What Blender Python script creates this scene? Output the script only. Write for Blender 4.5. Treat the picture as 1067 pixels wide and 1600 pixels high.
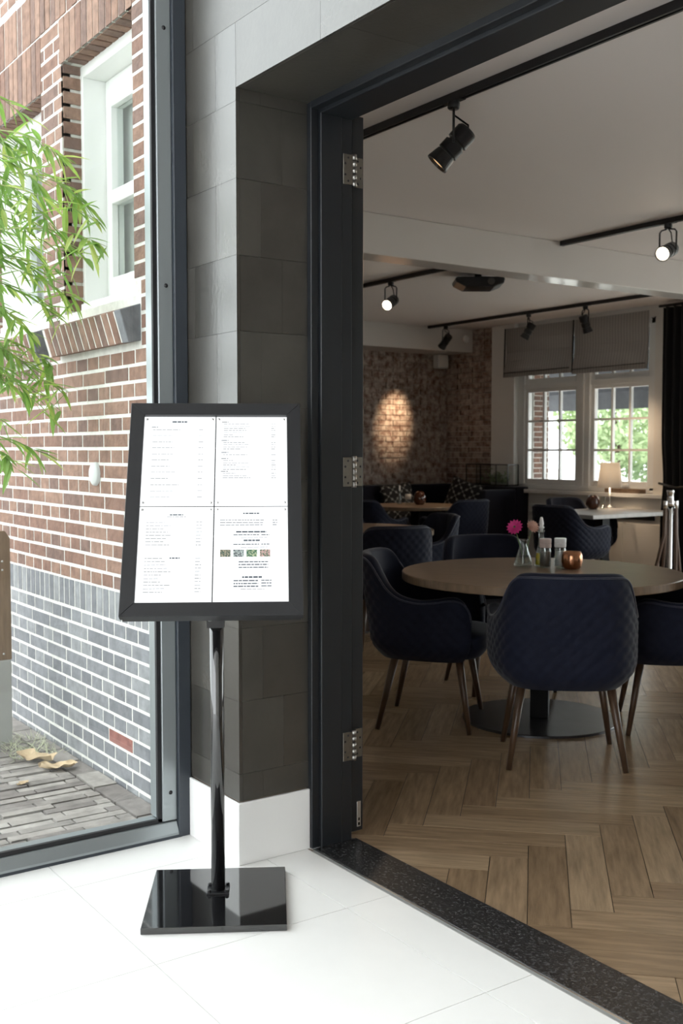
import bpy, bmesh, math, random
from mathutils import Vector, Matrix
for o in list(bpy.data.objects): bpy.data.objects.remove(o)
S = bpy.context.scene
COL = S.collection
R = random.Random(7)
PI = math.pi
# ---------------------------------------------------------------- camera, sky, exposure
CH = 1.36
A_ = math.radians(34.8); TH = math.atan(97/1680)
FW = Vector((-math.cos(A_), math.sin(A_), 0)); RT = Vector((math.sin(A_), math.cos(A_), 0)); UPV = Vector((0, 0, 1))
CF = FW*math.cos(TH)-UPV*math.sin(TH); CU = UPV*math.cos(TH)+FW*math.sin(TH)
cd = bpy.data.cameras.new('camera'); cam = bpy.data.objects.new('camera', cd); COL.objects.link(cam)
cd.sensor_fit = 'VERTICAL'; cd.sensor_height = 36; cd.sensor_width = 36; cd.lens = 1680/1600*36
M = Matrix((RT, CU, -CF)).transposed().to_4x4(); M.translation = (0, 0, CH); cam.matrix_world = M
cd.dof.use_dof = True; cd.dof.focus_distance = 3.2; cd.dof.aperture_fstop = 6.3
cd.clip_start = .05
S.camera = cam
W = bpy.data.worlds.new('overcast_sky'); S.world = W; W.use_nodes = True
W.node_tree.nodes['Background'].inputs[0].default_value = (.95, .98, 1, 1)
W.node_tree.nodes['Background'].inputs[1].default_value = 2.5
S.view_settings.view_transform = 'Standard'; S.view_settings.look = 'None'
S.view_settings.gamma = 1; S.view_settings.use_curve_mapping = False
S.view_settings.exposure = 1.0

def dist(p): return (Vector(p)-Vector((0, 0, CH))).length
def view(p):
    q = Vector(p)-Vector((0, 0, CH)); w = q.dot(CF)
    if w < .1: return None
    return (533.5+1680*q.dot(RT)/w, 800-1680*q.dot(CU)/w, w)
def inview(p, m=25):
    v = view(p); return bool(v) and -m < v[0] < 1067+m and -m < v[1] < 1600+m

# ---------------------------------------------------------------- materials
MATS = {}
def mat(name, col, rough=.5, metal=0, noise=None, amt=.25, col2=None, bump=0, bscale=None, stretch=(1, 1, 1), coord='pos', spec=.5, ior=1.45, emit=None, estr=0, sheen=0, coat=0, detail=4, contrast=None, trans=0):
    m = bpy.data.materials.new(name); m.use_nodes = True; MATS[name] = m
    nt = m.node_tree; b = nt.nodes['Principled BSDF']
    b.inputs['Base Color'].default_value = (*col, 1); b.inputs['Roughness'].default_value = rough; b.inputs['Metallic'].default_value = metal
    b.inputs['Specular IOR Level'].default_value = spec; b.inputs['IOR'].default_value = ior
    if sheen: b.inputs['Sheen Weight'].default_value = sheen; b.inputs['Sheen Roughness'].default_value = .4
    if coat: b.inputs['Coat Weight'].default_value = coat; b.inputs['Coat Roughness'].default_value = .08
    if trans: b.inputs['Transmission Weight'].default_value = trans
    if emit: b.inputs['Emission Color'].default_value = (*emit, 1); b.inputs['Emission Strength'].default_value = estr
    if noise or bump:
        if coord == 'pos': src = nt.nodes.new('ShaderNodeNewGeometry').outputs['Position']
        else: src = nt.nodes.new('ShaderNodeTexCoord').outputs[coord]
        mp = nt.nodes.new('ShaderNodeMapping'); mp.inputs['Scale'].default_value = stretch; nt.links.new(src, mp.inputs[0])
    if noise:
        n = nt.nodes.new('ShaderNodeTexNoise'); n.inputs['Scale'].default_value = noise; n.inputs['Detail'].default_value = detail; n.inputs['Roughness'].default_value = .6
        nt.links.new(mp.outputs[0], n.inputs['Vector'])
        r = nt.nodes.new('ShaderNodeValToRGB')
        lo, hi = contrast or (.3, .7)
        c2 = col2 or tuple(c*(1-amt) for c in col)
        r.color_ramp.elements[0].position = lo; r.color_ramp.elements[0].color = (*c2, 1)
        r.color_ramp.elements[1].position = hi; r.color_ramp.elements[1].color = (*col, 1)
        nt.links.new(n.outputs['Fac'], r.inputs[0]); nt.links.new(r.outputs[0], b.inputs['Base Color'])
    if bump:
        n2 = nt.nodes.new('ShaderNodeTexNoise'); n2.inputs['Scale'].default_value = bscale or (noise or 20)*2; n2.inputs['Detail'].default_value = 5
        nt.links.new(mp.outputs[0], n2.inputs['Vector'])
        bp = nt.nodes.new('ShaderNodeBump'); bp.inputs['Strength'].default_value = bump; bp.inputs['Distance'].default_value = .01
        nt.links.new(n2.outputs['Fac'], bp.inputs['Height']); nt.links.new(bp.outputs[0], b.inputs['Normal'])
    return m
def glass(name, tint=(.97, .99, .98), ior=1.45, rough=0):
    m = bpy.data.materials.new(name); m.use_nodes = True; MATS[name] = m; nt = m.node_tree
    nt.nodes.remove(nt.nodes['Principled BSDF']); out = nt.nodes['Material Output']
    t = nt.nodes.new('ShaderNodeBsdfTransparent'); t.inputs[0].default_value = (*tint, 1)
    g = nt.nodes.new('ShaderNodeBsdfGlossy'); g.inputs['Roughness'].default_value = rough
    f = nt.nodes.new('ShaderNodeFresnel'); ge = nt.nodes.new('ShaderNodeNewGeometry')
    mi_ = nt.nodes.new('ShaderNodeMix'); mi_.data_type = 'FLOAT'; mi_.inputs[2].default_value = ior; mi_.inputs[3].default_value = 1/ior   # thin pane: same reflectance from either face
    nt.links.new(ge.outputs['Backfacing'], mi_.inputs[0]); nt.links.new(mi_.outputs[0], f.inputs[0])
    x = nt.nodes.new('ShaderNodeMixShader')
    nt.links.new(f.outputs[0], x.inputs[0]); nt.links.new(t.outputs[0], x.inputs[1]); nt.links.new(g.outputs[0], x.inputs[2]); nt.links.new(x.outputs[0], out.inputs[0])
    return m
def emitm(name, col, s):
    m = bpy.data.materials.new(name); m.use_nodes = True; MATS[name] = m; nt = m.node_tree
    nt.nodes.remove(nt.nodes['Principled BSDF']); e = nt.nodes.new('ShaderNodeEmission')
    e.inputs[0].default_value = (*col, 1); e.inputs[1].default_value = s; nt.links.new(e.outputs[0], nt.nodes['Material Output'].inputs[0]); return m

mat('black_gloss', (.008, .008, .009), .06, spec=.7, ior=1.7)
mat('black_satin', (.010, .010, .012), .33, spec=.5)
mat('black_matte', (.004, .004, .004), .6, spec=.2)
mat('anthracite', (.012, .014, .017), .38, spec=.5, noise=3, amt=.15)
mat('frame_grey', (.035, .042, .052), .35, spec=.5)
mat('bead_grey', (.30, .33, .34), .28, metal=.5)
mat('gasket', (.01, .01, .012), .6)
for i, k in enumerate((.85, 1, 1.15, 1.0)):
    mat('tile_taupe_%d' % i, (.055*k, .051*k, .044*k), (.23, .30, .26, .34)[i], spec=.5, ior=1.75, noise=4+i, amt=.35, bump=.05, bscale=60, detail=8)
mat('white_paint', (.80, .80, .79), .45)
mat('white_gloss', (.83, .83, .82), .25)
mat('floor_tile', (.86, .855, .84), .30, spec=.4, noise=2.2, amt=.06, detail=6)
mat('floor_grout', (.50, .49, .47), .8)
mat('granite', (.075, .075, .078), .25, noise=110, col2=(.012, .012, .013), contrast=(.48, .72), bump=.12, bscale=150)
mat('steel', (.62, .62, .62), .3, metal=1)
mat('brushed_steel', (.24, .225, .20), .4, metal=1, noise=30, amt=.2)
mat('knuckle_steel', (.34, .33, .31), .38, metal=1)
mat('chrome', (.75, .75, .76), .08, metal=1)
mat('dark_steel', (.10, .10, .105), .30, metal=.9, noise=6, amt=.3)
for i, c in enumerate([(.28, .165, .12), (.24, .135, .10), (.32, .195, .145), (.21, .13, .105)]):
    mat('brick_red_%d' % i, c, .9, noise=22, amt=.4, bump=.5, bscale=55)
for i, c in enumerate([(.23, .235, .25), (.19, .195, .21), (.28, .285, .295)]):
    mat('brick_grey_%d' % i, c, .8, noise=18, amt=.35, bump=.35, bscale=50)
mat('brick_patch', (.30, .13, .11), .9, noise=25, amt=.4)
mat('mortar_white', (.72, .70, .66), .95, noise=30, amt=.2, bump=.4, bscale=70)
mat('mortar_old', (.46, .38, .32), .95, noise=12, amt=.4, bump=.4, bscale=40)
for i in range(3):
    k = (1, .92, 1.08)[i]
    mat('wash_brick_%d' % i, (.50*k, .425*k, .375*k), .92, noise=13, col2=(.20*k, .12*k, .095*k), contrast=(.38, .60), bump=.5, bscale=30, detail=9)
for i, c in enumerate([(.34, .31, .285), (.28, .255, .235), (.40, .37, .34), (.24, .215, .20)]):
    mat('paver_%d' % i, c, .85, noise=14, amt=.4, bump=.4, bscale=40)
mat('paver_joint', (.17, .155, .14), .95, noise=20, amt=.5)
mat('earth', (.62, .60, .56), .95, noise=4, amt=.2)
for i, c in enumerate([(.35, .24, .145), (.29, .195, .115), (.41, .29, .18), (.32, .215, .13)]):
    mat('oak_%d' % i, c, .24, spec=.5, noise=5, amt=.42, stretch=(.9, 9, 1), coord='UV', detail=8, bump=.06, bscale=14)
mat('oak_gap', (.04, .028, .018), .8)
mat('table_oak', (.27, .19, .125), .36, noise=4, amt=.4, stretch=(1, 12, 1), coord='Object', detail=8)
mat('table_pale', (.52, .50, .48), .4, noise=3, amt=.2, stretch=(1, 8, 1), coord='Object', detail=6)
mat('walnut', (.085, .048, .028), .35, noise=12, amt=.4, stretch=(3, 3, .4), coord='Object')
mat('navy_velvet', (.0085, .0115, .027), .75, spec=.25, noise=40, amt=.25, sheen=.12)
mat('navy_piping', (.02, .024, .045), .6, sheen=.3)
mat('bench_velvet', (.008, .009, .018), .8, spec=.2, sheen=.1)
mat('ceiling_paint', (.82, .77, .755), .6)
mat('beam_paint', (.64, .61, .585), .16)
mat('wall_paint', (.78, .75, .71), .55)
mat('curtain', (.012, .012, .013), .85)
mat('copper', (.62, .30, .17), .22, metal=1, noise=25, amt=.25)
mat('amber_glass', (.10, .028, .012), .12, noise=5, amt=.6, coat=.5)
mat('pink_petal', (.72, .05, .28), .6)
mat('blush_petal', (.72, .45, .36), .6)
mat('stem_green', (.10, .17, .05), .6)
mat('oil', (.55, .42, .01), .08, emit=(.5, .38, .0), estr=0, coat=.4)
mat('pepper', (.03, .028, .027), .8, noise=160, col2=(.16, .14, .12), contrast=(.55, .7))
mat('salt', (.78, .76, .74), .8, noise=120, amt=.2)
mat('grinder_cap', (.62, .50, .46), .35, noise=20, amt=.2)
mat('clear_plastic', (.78, .78, .78), .2)
mat('lamp_shade', (.74, .72, .69), .85)
mat('leather_rope', (.12, .075, .055), .6)
mat('timber', (.25, .17, .115), .7, noise=6, amt=.35, stretch=(8, 8, .8), bump=.2)
mat('zinc', (.42, .42, .40), .5, noise=3, amt=.15)
mat('leaf_a', (.28, .40, .10), .5); mat('leaf_b', (.18, .31, .08), .5); mat('leaf_c', (.40, .48, .16), .5)
for n in ('leaf_a', 'leaf_b', 'leaf_c'):
    nt = MATS[n].node_tree; b = nt.nodes['Principled BSDF']; tr = nt.nodes.new('ShaderNodeBsdfTranslucent')
    c = b.inputs['Base Color'].default_value; tr.inputs[0].default_value = (c[0]*1.6, c[1]*1.6, c[2]*1.2, 1)
    mx = nt.nodes.new('ShaderNodeMixShader'); mx.inputs[0].default_value = .45
    nt.links.new(b.outputs[0], mx.inputs[1]); nt.links.new(tr.outputs[0], mx.inputs[2]); nt.links.new(mx.outputs[0], nt.nodes['Material Output'].inputs[0])
mat('cane', (.25, .28, .10), .5)
mat('dead_leaf', (.62, .47, .30), .8, noise=20, amt=.3)
mat('dry_grass', (.50, .52, .36), .9)
mat('awning', (.055, .058, .07), .8)
mat('awning_light', (.12, .125, .14), .8)
mat('shrub_leaf', (.36, .46, .25), .7); mat('shrub_dark', (.22, .31, .16), .7); mat('shrub_pale', (.46, .54, .30), .7)
mat('ceramic_grey', (.55, .56, .55), .6)
mat('photo_a', (.35, .30, .22), .5, noise=250, col2=(.05, .09, .07), contrast=(.45, .55))
mat('photo_b', (.40, .45, .44), .5, noise=260, col2=(.06, .07, .08), contrast=(.45, .55))
mat('photo_c', (.42, .46, .30), .5, noise=200, col2=(.03, .12, .07), contrast=(.45, .55))
mat('photo_d', (.55, .35, .33), .5, noise=240, col2=(.10, .16, .11), contrast=(.45, .55))
emitm('lit_sheet', (.95, .985, 1), .92)
emitm('print_faint', (.85, .90, .95), .22); emitm('print_mid', (.45, .52, .60), .16)
glass('pane_glass'); glass('clear_glass', (.92, .94, .93), 1.75); glass('glazing_glass', (.97, .99, .985), 1.45)
emitm('lens_lit', (1, .83, .62), 9); emitm('lens_dim', (1, .62, .3), .6)
def blind_mat():
    m = mat('blind_fabric', (.5, .48, .47), .9)
    nt = m.node_tree; b = nt.nodes['Principled BSDF']
    g = nt.nodes.new('ShaderNodeNewGeometry'); w = nt.nodes.new('ShaderNodeTexWave'); w.wave_type = 'BANDS'; w.bands_direction = 'X'
    w.inputs['Scale'].default_value = 8; w.inputs['Distortion'].default_value = .2
    r = nt.nodes.new('ShaderNodeValToRGB'); r.color_ramp.elements[0].color = (.42, .40, .39, 1); r.color_ramp.elements[1].color = (.55, .525, .51, 1)
    nt.links.new(g.outputs['Position'], w.inputs[0]); nt.links.new(w.outputs['Fac'], r.inputs[0]); nt.links.new(r.outputs[0], b.inputs['Base Color'])
    tr = nt.nodes.new('ShaderNodeBsdfTranslucent'); nt.links.new(r.outputs[0], tr.inputs[0])
    mx = nt.nodes.new('ShaderNodeMixShader'); mx.inputs[0].default_value = .32
    nt.links.new(b.outputs[0], mx.inputs[1]); nt.links.new(tr.outputs[0], mx.inputs[2]); nt.links.new(mx.outputs[0], nt.nodes['Material Output'].inputs[0])
blind_mat()
def shade_mat():
    nt = MATS['lamp_shade'].node_tree; b = nt.nodes['Principled BSDF']; tr = nt.nodes.new('ShaderNodeBsdfTranslucent'); tr.inputs[0].default_value = (.85, .78, .68, 1)
    mx = nt.nodes.new('ShaderNodeMixShader'); mx.inputs[0].default_value = .14
    nt.links.new(b.outputs[0], mx.inputs[1]); nt.links.new(tr.outputs[0], mx.inputs[2]); nt.links.new(mx.outputs[0], nt.nodes['Material Output'].inputs[0])
shade_mat()
def lattice_mat():
    m = mat('lattice_print', (.02, .02, .022), .85); nt = m.node_tree; b = nt.nodes['Principled BSDF']
    tc = nt.nodes.new('ShaderNodeTexCoord'); sp = nt.nodes.new('ShaderNodeSeparateXYZ'); nt.links.new(tc.outputs['UV'], sp.inputs[0])
    def mth(op, a, b_=None):
        n = nt.nodes.new('ShaderNodeMath'); n.operation = op
        for i, v in enumerate((a, b_)):
            if v is None: continue
            if isinstance(v, (int, float)): n.inputs[i].default_value = v
            else: nt.links.new(v, n.inputs[i])
        return n.outputs[0]
    k = 2*PI*3
    cx = mth('COSINE', mth('MULTIPLY', sp.outputs[0], k)); cy = mth('COSINE', mth('MULTIPLY', sp.outputs[1], k))
    c3 = mth('MULTIPLY', mth('COSINE', mth('MULTIPLY', sp.outputs[0], 3*k)), .35); d3 = mth('MULTIPLY', mth('COSINE', mth('MULTIPLY', sp.outputs[1], 3*k)), .35)
    f = mth('ABSOLUTE', mth('ADD', mth('ADD', cx, cy), mth('ADD', c3, d3)))
    l = mth('LESS_THAN', f, .17)
    mx = nt.nodes.new('ShaderNodeMix'); mx.data_type = 'RGBA'; mx.inputs[6].default_value = (.018, .018, .02, 1); mx.inputs[7].default_value = (.30, .30, .29, 1)
    nt.links.new(l, mx.inputs[0]); nt.links.new(mx.outputs[2], b.inputs['Base Color'])
lattice_mat()

# ---------------------------------------------------------------- mesh helpers
class MB:
    def __init__(s): s.bm = bmesh.new()
    def box(s, x0, x1, y0, y1, z0, z1, m=None, mi=0):
        vs = [s.bm.verts.new((x, y, z)) for x in (x0, x1) for y in (y0, y1) for z in (z0, z1)]
        if m is not None:
            for v in vs: v.co = m @ v.co
        for f in ((0, 1, 3, 2), (4, 6, 7, 5), (0, 4, 5, 1), (2, 3, 7, 6), (0, 2, 6, 4), (1, 5, 7, 3)):
            fc = s.bm.faces.new([vs[i] for i in f]); fc.material_index = mi
        return vs
    def tube(s, pts, r, n=12, caps=True, mi=0):
        pts = [Vector(p) for p in pts]; rs = r if isinstance(r, (list, tuple)) else [r]*len(pts); rings = []; ref = None
        for i, p in enumerate(pts):
            d = (pts[min(i+1, len(pts)-1)]-pts[max(i-1, 0)]).normalized()
            if ref is None: ref = d.orthogonal().normalized()
            ref = (ref-d*ref.dot(d)).normalized(); b = d.cross(ref)
            rings.append([s.bm.verts.new(p+(ref*math.cos(2*PI*k/n)+b*math.sin(2*PI*k/n))*rs[i]) for k in range(n)])
        for a, b in zip(rings, rings[1:]):
            for k in range(n): f = s.bm.faces.new((a[k], a[(k+1) % n], b[(k+1) % n], b[k])); f.smooth = True; f.material_index = mi
        if caps:
            for rg, rev in ((rings[0], True), (rings[-1], False)):
                f = s.bm.faces.new(rg[::-1] if rev else rg); f.material_index = mi
    def lathe(s, prof, n=32, m=None, smooth=True, c=(0, 0, 0)):
        rings = []
        for r, z in prof:
            if r < 1e-5: rings.append([s.bm.verts.new(Vector(c)+Vector((0, 0, z)))])
            else: rings.append([s.bm.verts.new(Vector(c)+Vector((r*math.cos(2*PI*k/n), r*math.sin(2*PI*k/n), z))) for k in range(n)])
        if m is not None:
            for rg in rings:
                for v in rg: v.co = m @ v.co
        for a, b in zip(rings, rings[1:]):
            for k in range(n):
                if len(a) == 1 and len(b) == 1: continue
                if len(a) == 1: f = s.bm.faces.new((a[0], b[(k+1) % n], b[k]))
                elif len(b) == 1: f = s.bm.faces.new((a[k], a[(k+1) % n], b[0]))
                else: f = s.bm.faces.new((a[k], a[(k+1) % n], b[(k+1) % n], b[k]))
                f.smooth = smooth
    def prism(s, poly, y0, y1, m=None, axis='y'):
        def P(a, b, t): return {'y': (a, t, b), 'x': (t, a, b), 'z': (a, b, t)}[axis]
        A = [s.bm.verts.new(P(a, b, y0)) for a, b in poly]; B = [s.bm.verts.new(P(a, b, y1)) for a, b in poly]
        if m is not None:
            for v in A+B: v.co = m @ v.co
        n = len(poly); s.bm.faces.new(A); s.bm.faces.new(B[::-1])
        for i in range(n): s.bm.faces.new((A[i], B[i], B[(i+1) % n], A[(i+1) % n]))
    def grid(s, fn, nu, nv, closeu=False, smooth=True):
        g = [[s.bm.verts.new(fn(i/nu, j/nv)) for j in range(nv+1)] for i in range(nu+(0 if closeu else 1))]
        for i in range(nu):
            i2 = (i+1) % len(g)
            for j in range(nv): f = s.bm.faces.new((g[i][j], g[i2][j], g[i2][j+1], g[i][j+1])); f.smooth = smooth
        return g
    def mesh(s, name, mats, bevel=0, seg=1):
        bmesh.ops.recalc_face_normals(s.bm, faces=s.bm.faces)
        if bevel: bmesh.ops.bevel(s.bm, geom=[e for e in s.bm.edges if len(e.link_faces) == 2 and e.calc_face_angle() > .6], offset=bevel, segments=seg, affect='EDGES', profile=.6)
        me = bpy.data.meshes.new(name); s.bm.to_mesh(me); s.bm.free()
        for m in ([mats] if isinstance(mats, str) else mats): me.materials.append(MATS[m])
        return me
    def build(s, name, mats, parent=None, bevel=0, seg=1): return link(name, s.mesh(name, mats, bevel, seg), parent)
def link(name, me, parent=None, loc=None):
    o = bpy.data.objects.new(name, me); COL.objects.link(o)
    if parent is not None: o.parent = parent
    if loc is not None: o.location = loc
    return o
def tag(o, label, cat=None, group=None, kind=None):
    o['label'] = label
    if cat: o['category'] = cat
    if group: o['group'] = group
    if kind: o['kind'] = kind
    return o
def thing(name, label, cat, loc=(0, 0, 0), rz=0, group=None):
    o = bpy.data.objects.new(name, None); COL.objects.link(o); o.location = loc; o.rotation_euler.z = rz; o.empty_display_size = .1
    return tag(o, label, cat, group)
def struct(name, mb, m, label, bevel=0): return tag(mb.build(name, m, None, bevel), label, None, None, 'structure')
def bx(name, m, parent, x0, x1, y0, y1, z0, z1, bevel=0):
    b = MB(); b.box(x0, x1, y0, y1, z0, z1); return b.build(name, m, parent, bevel)
def copy_tree(o, parent=None):
    c = o.copy(); COL.objects.link(c); c.parent = parent
    for ch in list(o.children): copy_tree(ch, c)
    return c
def euler_to(d, up=(0, 0, 1)): return Vector(d).to_track_quat('Z', 'Y').to_matrix().to_4x4()
def spot(name, loc, target, energy, ang, col=(1, .72, .45), blend=1, size=.05, parent=None):
    l = bpy.data.lights.new(name, 'SPOT'); l.energy = energy; l.spot_size = math.radians(ang); l.color = col; l.spot_blend = blend; l.shadow_soft_size = size
    o = bpy.data.objects.new(name, l); COL.objects.link(o); o.location = loc
    o.rotation_euler = (Vector(target)-Vector(loc)).to_track_quat('-Z', 'Y').to_euler(); return o

# pieces: boxes given by (centre, size, variant) -> up to 300 objects in view, the rest as one stuff part
def pieces(name, items, matnames, parent, limit=300, bevel=.004):
    bases = []
    for mn in matnames:
        b = MB(); b.box(-.5, .5, -.5, .5, -.5, .5); bases.append(None); bases[-1] = b.mesh(name, mn)
    vis = [it for it in items if inview(it[0])]; hid = [it for it in items if not inview(it[0])]
    vis.sort(key=lambda it: dist(it[0])/max(it[1][0]*it[1][2], it[1][1]*it[1][2], it[1][0]*it[1][1])**.5)
    for c, s_, v in vis[:limit]:
        o = link(name, bases[v % len(bases)], parent, c); o.scale = s_
    rest = vis[limit:]+hid
    if rest:
        b = MB()
        for c, s_, v in rest: b.box(c[0]-s_[0]/2, c[0]+s_[0]/2, c[1]-s_[1]/2, c[1]+s_[1]/2, c[2]-s_[2]/2, c[2]+s_[2]/2, mi=v % len(bases))
        o = b.build(name+'_remainder', matnames, parent); o['kind'] = 'stuff'

# ================================================================= SETTING: atrium
YF = 1.70; XR = -3.03; XG = -3.40
ATX1 = 2.6
b = MB(); b.box(XG, ATX1, -5, 1.965, -.2, -.004); fl = struct('floor_atrium', b, 'floor_grout', 'pale floor of large square tiles with thin grey joints')
XJ = [-3.163-.607, -3.163]+[-3.163+.607*i for i in range(1, 11)]; YJ = [1.178-.615*i for i in range(9, 0, -1)]+[1.178, 1.796, 2.41]
b = None
for i in range(len(XJ)-1):
    for j in range(len(YJ)-1):
        x0, x1 = max(XJ[i]+.0012, XG), min(XJ[i+1]-.0012, ATX1); y0, y1 = YJ[j]+.0012, min(YJ[j+1]-.0012, 1.957)
        if x1-x0 < .02 or y1-y0 < .02: continue
        bx('floor_tile', 'floor_tile', fl, x0, x1, y0, y1, -.006, .0, 0)
# door wall: solid core
b = MB()
b.box(XG-.02, XR-.012, YF+.012, 2.13, 0, 4.0); b.box(XR-.012, -.9, YF+.012, 2.13, 2.512, 4.0); b.box(-.9, ATX1, YF+.012, 2.13, 0, 4.0)
wf = struct('wall_front', b, 'mortar_old', 'wall around the doorway clad in large taupe stone-look tiles')
zs = [.21]+[.30+.24*i for i in range(16)]
k = 0
for r_ in range(len(zs)-1):
    z0, z1 = zs[r_], zs[r_+1]
    # left of opening, front face
    cut = XR-.135 if r_ % 2 == 0 else XR-.29
    for (xa, xb) in ((XG+.02, cut), (cut, XR)):
        if z0 > 2.5 and xb == XR: xb = XR+.20
        k += 1; bx('wall_tile', 'tile_taupe_%d' % R.choice((0, 1, 2, 3)), wf, xa+.0005, xb-.0005, YF, YF+.012, z0+.0005, z1-.0005)
    if z0 < 2.48:
        y = YF+.012
        z1b = min(z1, 2.512)
        yc = YF+(.17 if r_ % 2 else .09)
        for (ya, yb) in ((YF+.0125, yc), (yc, 1.968)):
            bx('wall_tile', 'tile_taupe_%d' % R.choice((0, 1, 3)), wf, XR-.012, XR, ya, yb-.0005, z0+.0005, z1b-.0005)
    if z1 > 2.5:
        x = XR+.001 if z0 < 2.5 else XR+.20; off = .24 if r_ % 2 else .48
        z0b = max(z0, 2.5)
        while x < -.9:
            x2 = min(x+off, -.9); off = .48
            bx('wall_tile', 'tile_taupe_%d' % R.choice((0, 1, 2, 3)), wf, x, x2-.001, YF, YF+.012, z0b+.0005, z1-.0005); x = x2
x = XR
while x < -.9:
    bx('soffit_tile', 'tile_taupe_%d' % R.choice((0, 1, 3)), wf, x+.0005, min(x+.6, -.9)-.0005, YF+.0125, 1.968, 2.5, 2.512); x += .6
b = MB(); b.box(-.9, ATX1, YF, YF+.012, .0, 4.0); b.build('plain_cladding', 'tile_taupe_1', wf)
b = MB(); b.box(ATX1, ATX1+.2, -5, 2.13, 0, 4.2); struct('added_atrium_wall', b, 'wall_paint', 'added plain wall out of view, blocking light opposite the glazing')  # added unseen wall; keeps side light off the door reveal
b = MB(); b.box(XG-.09, ATX1+.2, -5, 2.13, 4.2, 4.35); struct('added_atrium_ceiling', b, 'white_paint', 'added white ceiling out of view, shading the entrance atrium')  # added opaque ceiling, unseen; darkens the atrium against the outdoors
# baseboard
b = MB(); b.prism([(XG+.028, YF-.010), (XR+.011, YF-.010), (XR+.011, 1.968), (XR-.001, 1.968), (XR-.001, YF), (XG+.028, YF)], 0, .207, axis='z')
struct('baseboard_front', b, 'white_gloss', 'tall white baseboard wrapping the tiled pillar', .002)

# atrium glazing (window_1)
w1 = thing('window_1', 'dark grey steel framed full height glazing beside the tiled pillar', None); w1['kind'] = 'structure'
b = MB(); b.box(XG-.09, XG+.028, 1.650, 1.698, 0, 4.2); b.box(XG-.09, XG+.020, 1.672, 1.676, 0, 4.2); b.build('post', 'frame_grey', w1, .002)
b = MB(); b.box(XG-.09, XG+.012, 1.595, 1.6495, .06, 4.2); gb = b.build('glazing_bead', 'bead_grey', w1, .002)
for z in (.16, 1.02, 1.92, 2.78):
    b = MB(); b.lathe([(0, .004), (.006, .003), (.0075, 0)], 12, Matrix.Translation((XG+.012, 1.625, z)) @ Matrix.Rotation(PI/2, 4, 'Y')); b.build('screw_head', 'black_satin', gb)
b = MB(); b.box(XG-.01, XG+.004, 1.580, 1.595, .06, 4.2); b.box(XG-.01, XG+.004, -5, 1.595, .055, .070); b.build('gasket', 'gasket', w1)
b = MB(); b.prism([(-.09, 0), (.028, 0), (.028, .018), (.012, .055), (-.09, .055)], -5, 1.6495, Matrix.Translation((XG, 0, 0))); b.build('sill_rail', 'bead_grey', w1, .002)
b = MB(); b.box(XG-.09, XG+.0285, -5, 1.66, -.003, .010); b.build('sill_base', 'frame_grey', w1)
b = MB(); b.box(XG-.045, XG-.033, -5, 1.60, .05, 4.2); b.build('pane', 'glazing_glass', w1)

# threshold
b = MB(); b.box(XR+.03, -.9, 1.972, 2.148, -.05, .006); th = struct('trim_1', b, 'granite', 'polished dark granite threshold strip between tile and parquet', .002)
b = MB(); b.box(XR+.03, -.9, 1.965, 1.972, -.05, .005); b.build('edge_strip', 'steel', th)

# door frame and leaf
d1 = thing('door_1', 'dark anthracite steel door frame with folded back leaf', None); d1['kind'] = 'structure'
b = MB(); b.box(XR-.02, XR+.022, 1.968, 2.00, 0, 2.5); b.box(XR-.02, XR+.034, 2.000, 2.085, 0, 2.49); b.box(XR-.02, XR+.028, 2.085, 2.13, 0, 2.49); b.build('jamb', 'anthracite', d1, .002)
b = MB(); b.box(XR+.02, -.9, 1.968, 2.00, 2.478, 2.511); b.box(XR+.02, -.9, 2.0, 2.13, 2.466, 2.511); b.build('head', 'anthracite', d1, .002)
b = MB(); b.box(-.94, -.9, 1.968, 2.13, 0, 2.478); b.build('jamb', 'anthracite', d1, .002)
b = MB(); b.box(XR-.90, XR+.008, 2.142, 2.192, .02, 2.49); lf = b.build('leaf', 'anthracite', d1, .002)
b = MB(); b.box(XR-.9, XR-.001, 2.128, 2.142, .03, 2.47); b.build('rebate', 'gasket', lf)
b = MB(); b.box(XR+.008, XR+.010, 2.166, 2.182, .035, .125); fb = b.build('flush_bolt', 'steel', lf, .0008)
b = MB(); b.box(XR+.009, XR+.0105, 2.170, 2.178, .040, .050); b.box(XR+.009, XR+.0105, 2.171, 2.177, .057, .067); b.build('bolt_slot', 'black_matte', lf)
for z in (.335, 1.285, 2.30):
    b = MB(); b.box(XR+.028, XR+.031, 2.092, 2.131, z-.05, z+.05); b.box(XR+.007, XR+.011, 2.147, 2.187, z-.05, z+.05); hg = b.build('hinge', 'brushed_steel', d1, .001)
    for q in range(5):
        b = MB(); b.tube([(XR+.028, 2.139, z-.055+q*.022+.0015), (XR+.028, 2.139, z-.055+(q+1)*.022-.0015)], .0085, 12); b.build('knuckle', 'knuckle_steel', hg)
    b = MB()
    for (yy, xx) in ((2.100, .031), (2.178, .011)):
        for zz in (-.038, -.018, .018, .038): b.lathe([(0, .0012), (.004, .0008), (.004, 0)], 8, Matrix.Translation((XR+xx, yy+(.012 if abs(zz) > .03 else 0)*(1 if xx > .02 else -1), z+zz)) @ Matrix.Rotation(PI/2, 4, 'Y'))
    b.build('hinge_screws', 'black_satin', hg)

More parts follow.
